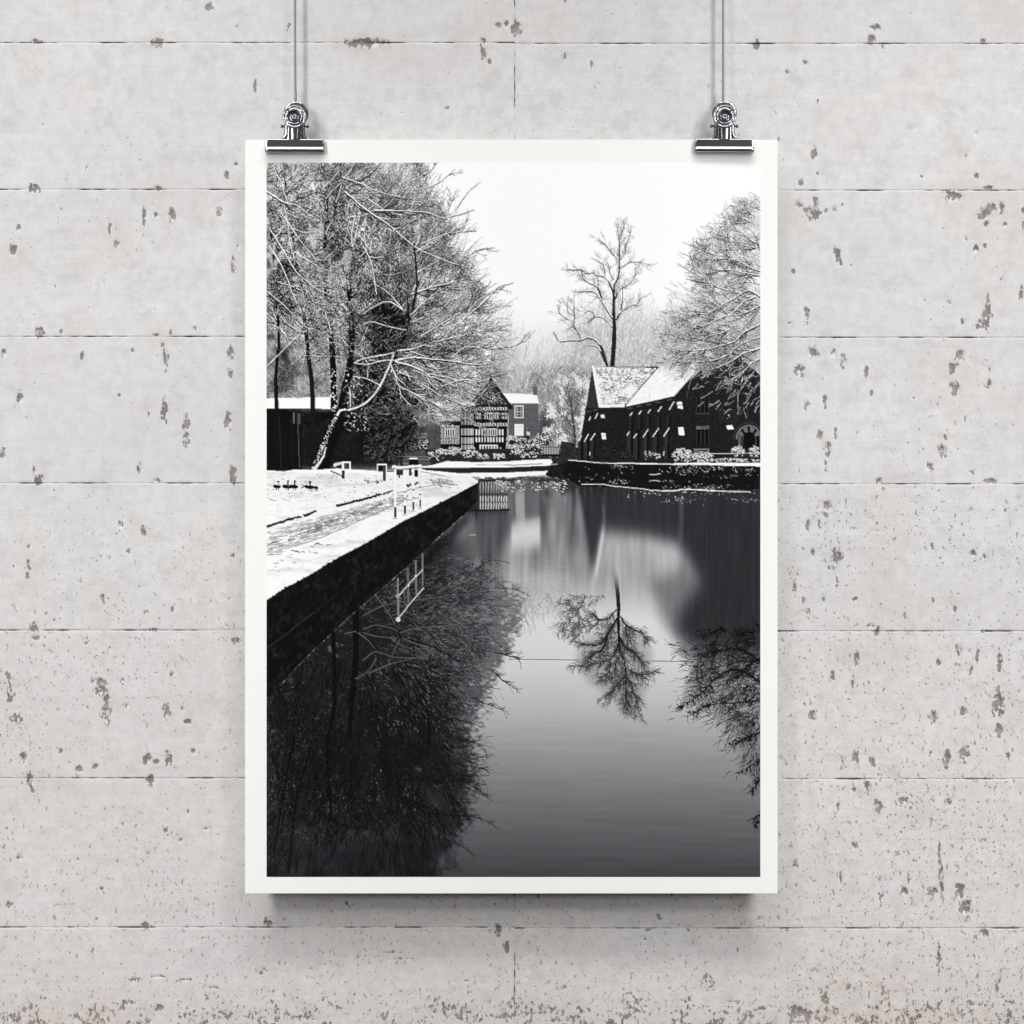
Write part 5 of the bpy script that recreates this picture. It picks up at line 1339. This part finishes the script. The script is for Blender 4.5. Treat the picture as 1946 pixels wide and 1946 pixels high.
def build_clip(px, py, label, yaw, lean):
    d = float(sheet_d(px, SY0)) + .00028
    root = empty('bulldog_clip', at(px, py, d))
    root.rotation_euler = (0, lean, yaw)
    tag(root, label, 'clip', 'clips holding the poster')
    L = 16.4
    xs = [-L, -L + .12, -L + .5, -L + 1.2, -L + 2.0] + list(np.linspace(-L + 3, L - 3, 13)) + [L - 2.0, L - 1.2, L - .5, L - .12, L]
    def sc(sgn):
        def f(i):
            e = min(i, len(xs) - 1 - i)
            return ([.80, .88, .945, .985, 1][e] if e < 5 else 1, sgn * 1.2, -6.9)
        return f
    for nm, sgn, m in (('front_jaw', -1, M_CHROME), ('rear_jaw', 1, M_DARK)):
        V, F = sweep_profile(jaw_profile(sgn), xs, sc(sgn))
        o = fix(mesh_obj(nm, V, F, m, root)); auto_sharp(o, 50)
    # front lever: neck and pressed round thumb plate
    V, F = arm_mesh(5.6, .1, 8.6, -3.3, -3.9, .6, 1.25, -1)
    o = fix(mesh_obj('front_arm', V, F, M_CHROME, root)); auto_sharp(o, 50)
    tl = math.radians(-8)
    prof = [(3.3, -1.3), (3.9, -1.4), (6.2, -1.0), (6.6, -.5), (6.62, .1), (6.4, .6), (6.0, .85), (5.6, .72), (5.35, .45), (5.1, .38), (4.75, .62), (4.45, .98), (4.1, 1.05), (3.8, .85), (3.62, .3), (3.5, -.6), (3.3, -1.3)]
    fd = fix(mesh_obj('front_thumb_plate', *lathe(prof, 48, tl, (0, -5.2, 12.2)), M_CHROME, root))
    V, F = lathe([(3.7, -1.1), (3.3, -.75), (2.6, -.95), (1.9, -.7), (1.5, -.2), (1.0, .0), (.6, -.15), (.3, -.5), (0, -.55)], 32, tl, (0, -5.2, 12.2)); fix(mesh_obj('pressed_centre', V, F, M_DARK, fd))
    # rear lever
    V, F = arm_mesh(5.4, .1, 10.4, 2.4, 4.0, .6, .8, 1)
    o = fix(mesh_obj('rear_arm', V, F, M_DARK, root)); auto_sharp(o, 50)
    prof = [(4.35, -.3), (4.2, .1), (4.4, .45), (5.2, .62), (6.2, .75), (6.85, .55), (7.0, .05), (6.8, -.45), (5.6, -.5), (4.35, -.3)]
    fix(mesh_obj('rear_ring', *lathe(prof, 48, math.radians(9), (.35, 4.4, 15.0)), M_CHROME, root))
    # pivot pin through both levers, with headed ends, and the spring round it
    pin = [(-7.9, 0), (-7.9, .75), (-7.5, 1.0), (-6.9, 1.0), (-6.5, .7), (-6.4, .5), (6.4, .5), (6.5, .7), (6.9, 1.0), (7.5, 1.0), (7.9, .75), (7.9, 0)]
    V = []; F = []; sg = 16
    for x, r in pin:
        for s in range(sg):
            a = 2 * math.pi * s / sg; V.append((x * MM, (r * math.cos(a) - .6) * MM, (r * math.sin(a) + 7.6) * MM))
    for i in range(len(pin) - 1):
        for s in range(sg): F.append((i * sg + s, i * sg + (s + 1) % sg, (i + 1) * sg + (s + 1) % sg, (i + 1) * sg + s))
    fix(mesh_obj('pivot_pin', V, F, M_DARK, root))
    pts = [((-4.4 + 8.8 * t) * MM, (1.7 * math.cos(t * 2 * math.pi * 5) - .6) * MM, (1.7 * math.sin(t * 2 * math.pi * 5) + 7.6) * MM) for t in np.linspace(0, 1, 120)]
    fix(mesh_obj('spring', *tube(pts, .38 * MM, 8), M_DARK, root))
    return root

clip_l = build_clip(560.5, 266.5, 'polished steel bulldog clip gripping the left end of the poster top above bare branches', math.radians(1.5), 0)
clip_r = build_clip(1376.0, 266.0, 'polished steel bulldog clip gripping the right end of the poster top above white sky', math.radians(-1.5), math.radians(.4))

def cord_material():
    k = NT_('grey_cord')
    tc = k.new('ShaderNodeTexCoord').outputs['Object']
    w = k.new('ShaderNodeTexWave', wave_type='BANDS', bands_direction='DIAGONAL'); w.inputs['Scale'].default_value = 420; w.inputs['Distortion'].default_value = .4
    k.lk(tc, w.inputs['Vector'])
    c = k.mix(w.outputs['Fac'], (.24, .238, .235), (.36, .355, .35))
    k.lk(c, k.b.inputs['Base Color']); k.b.inputs['Roughness'].default_value = .75
    k.lk(k.bump(w.outputs['Fac'], .4, .0002), k.b.inputs['Normal'])
    return k.m
M_CORD = cord_material()
def build_cord(px_top, px_hook, py_hook, label):
    d_r = float(sheet_d(px_hook, SY0)) - .0047
    hook = at(px_hook, py_hook, d_r)
    top = at(px_top, -470, d_r + .0005)
    P_ = []
    for t in np.linspace(0, 1, 30): P_.append(top.lerp(hook + Vector((0, -.0013, .0035)), t))
    P_ += [hook + Vector((0, -.0016, .0022)), hook + Vector((0, -.0016, .0004)), hook + Vector((0, -.0008, -.0012)), hook + Vector((0, .0004, -.0018)), hook + Vector((0, .0014, -.0010)), hook + Vector((0, .0017, .0010)), hook + Vector((0, .0013, .0035)), hook + Vector((0, .0004, .0065)), hook + Vector((0, -.0006, .0090))]
    V, F = tube([p - top for p in P_], .00068, 12)
    o = fix(mesh_obj('hanging_cord', V, F, M_CORD, None, True, top))
    tag(o, label, 'cord', 'cords hanging the poster')
    return o
build_cord(559.0, 561.4, 198.0, 'thin grey cord rising from the left clip up the concrete wall')
build_cord(1373.2, 1374.2, 198.0, 'thin grey cord rising from the right clip up the concrete wall')
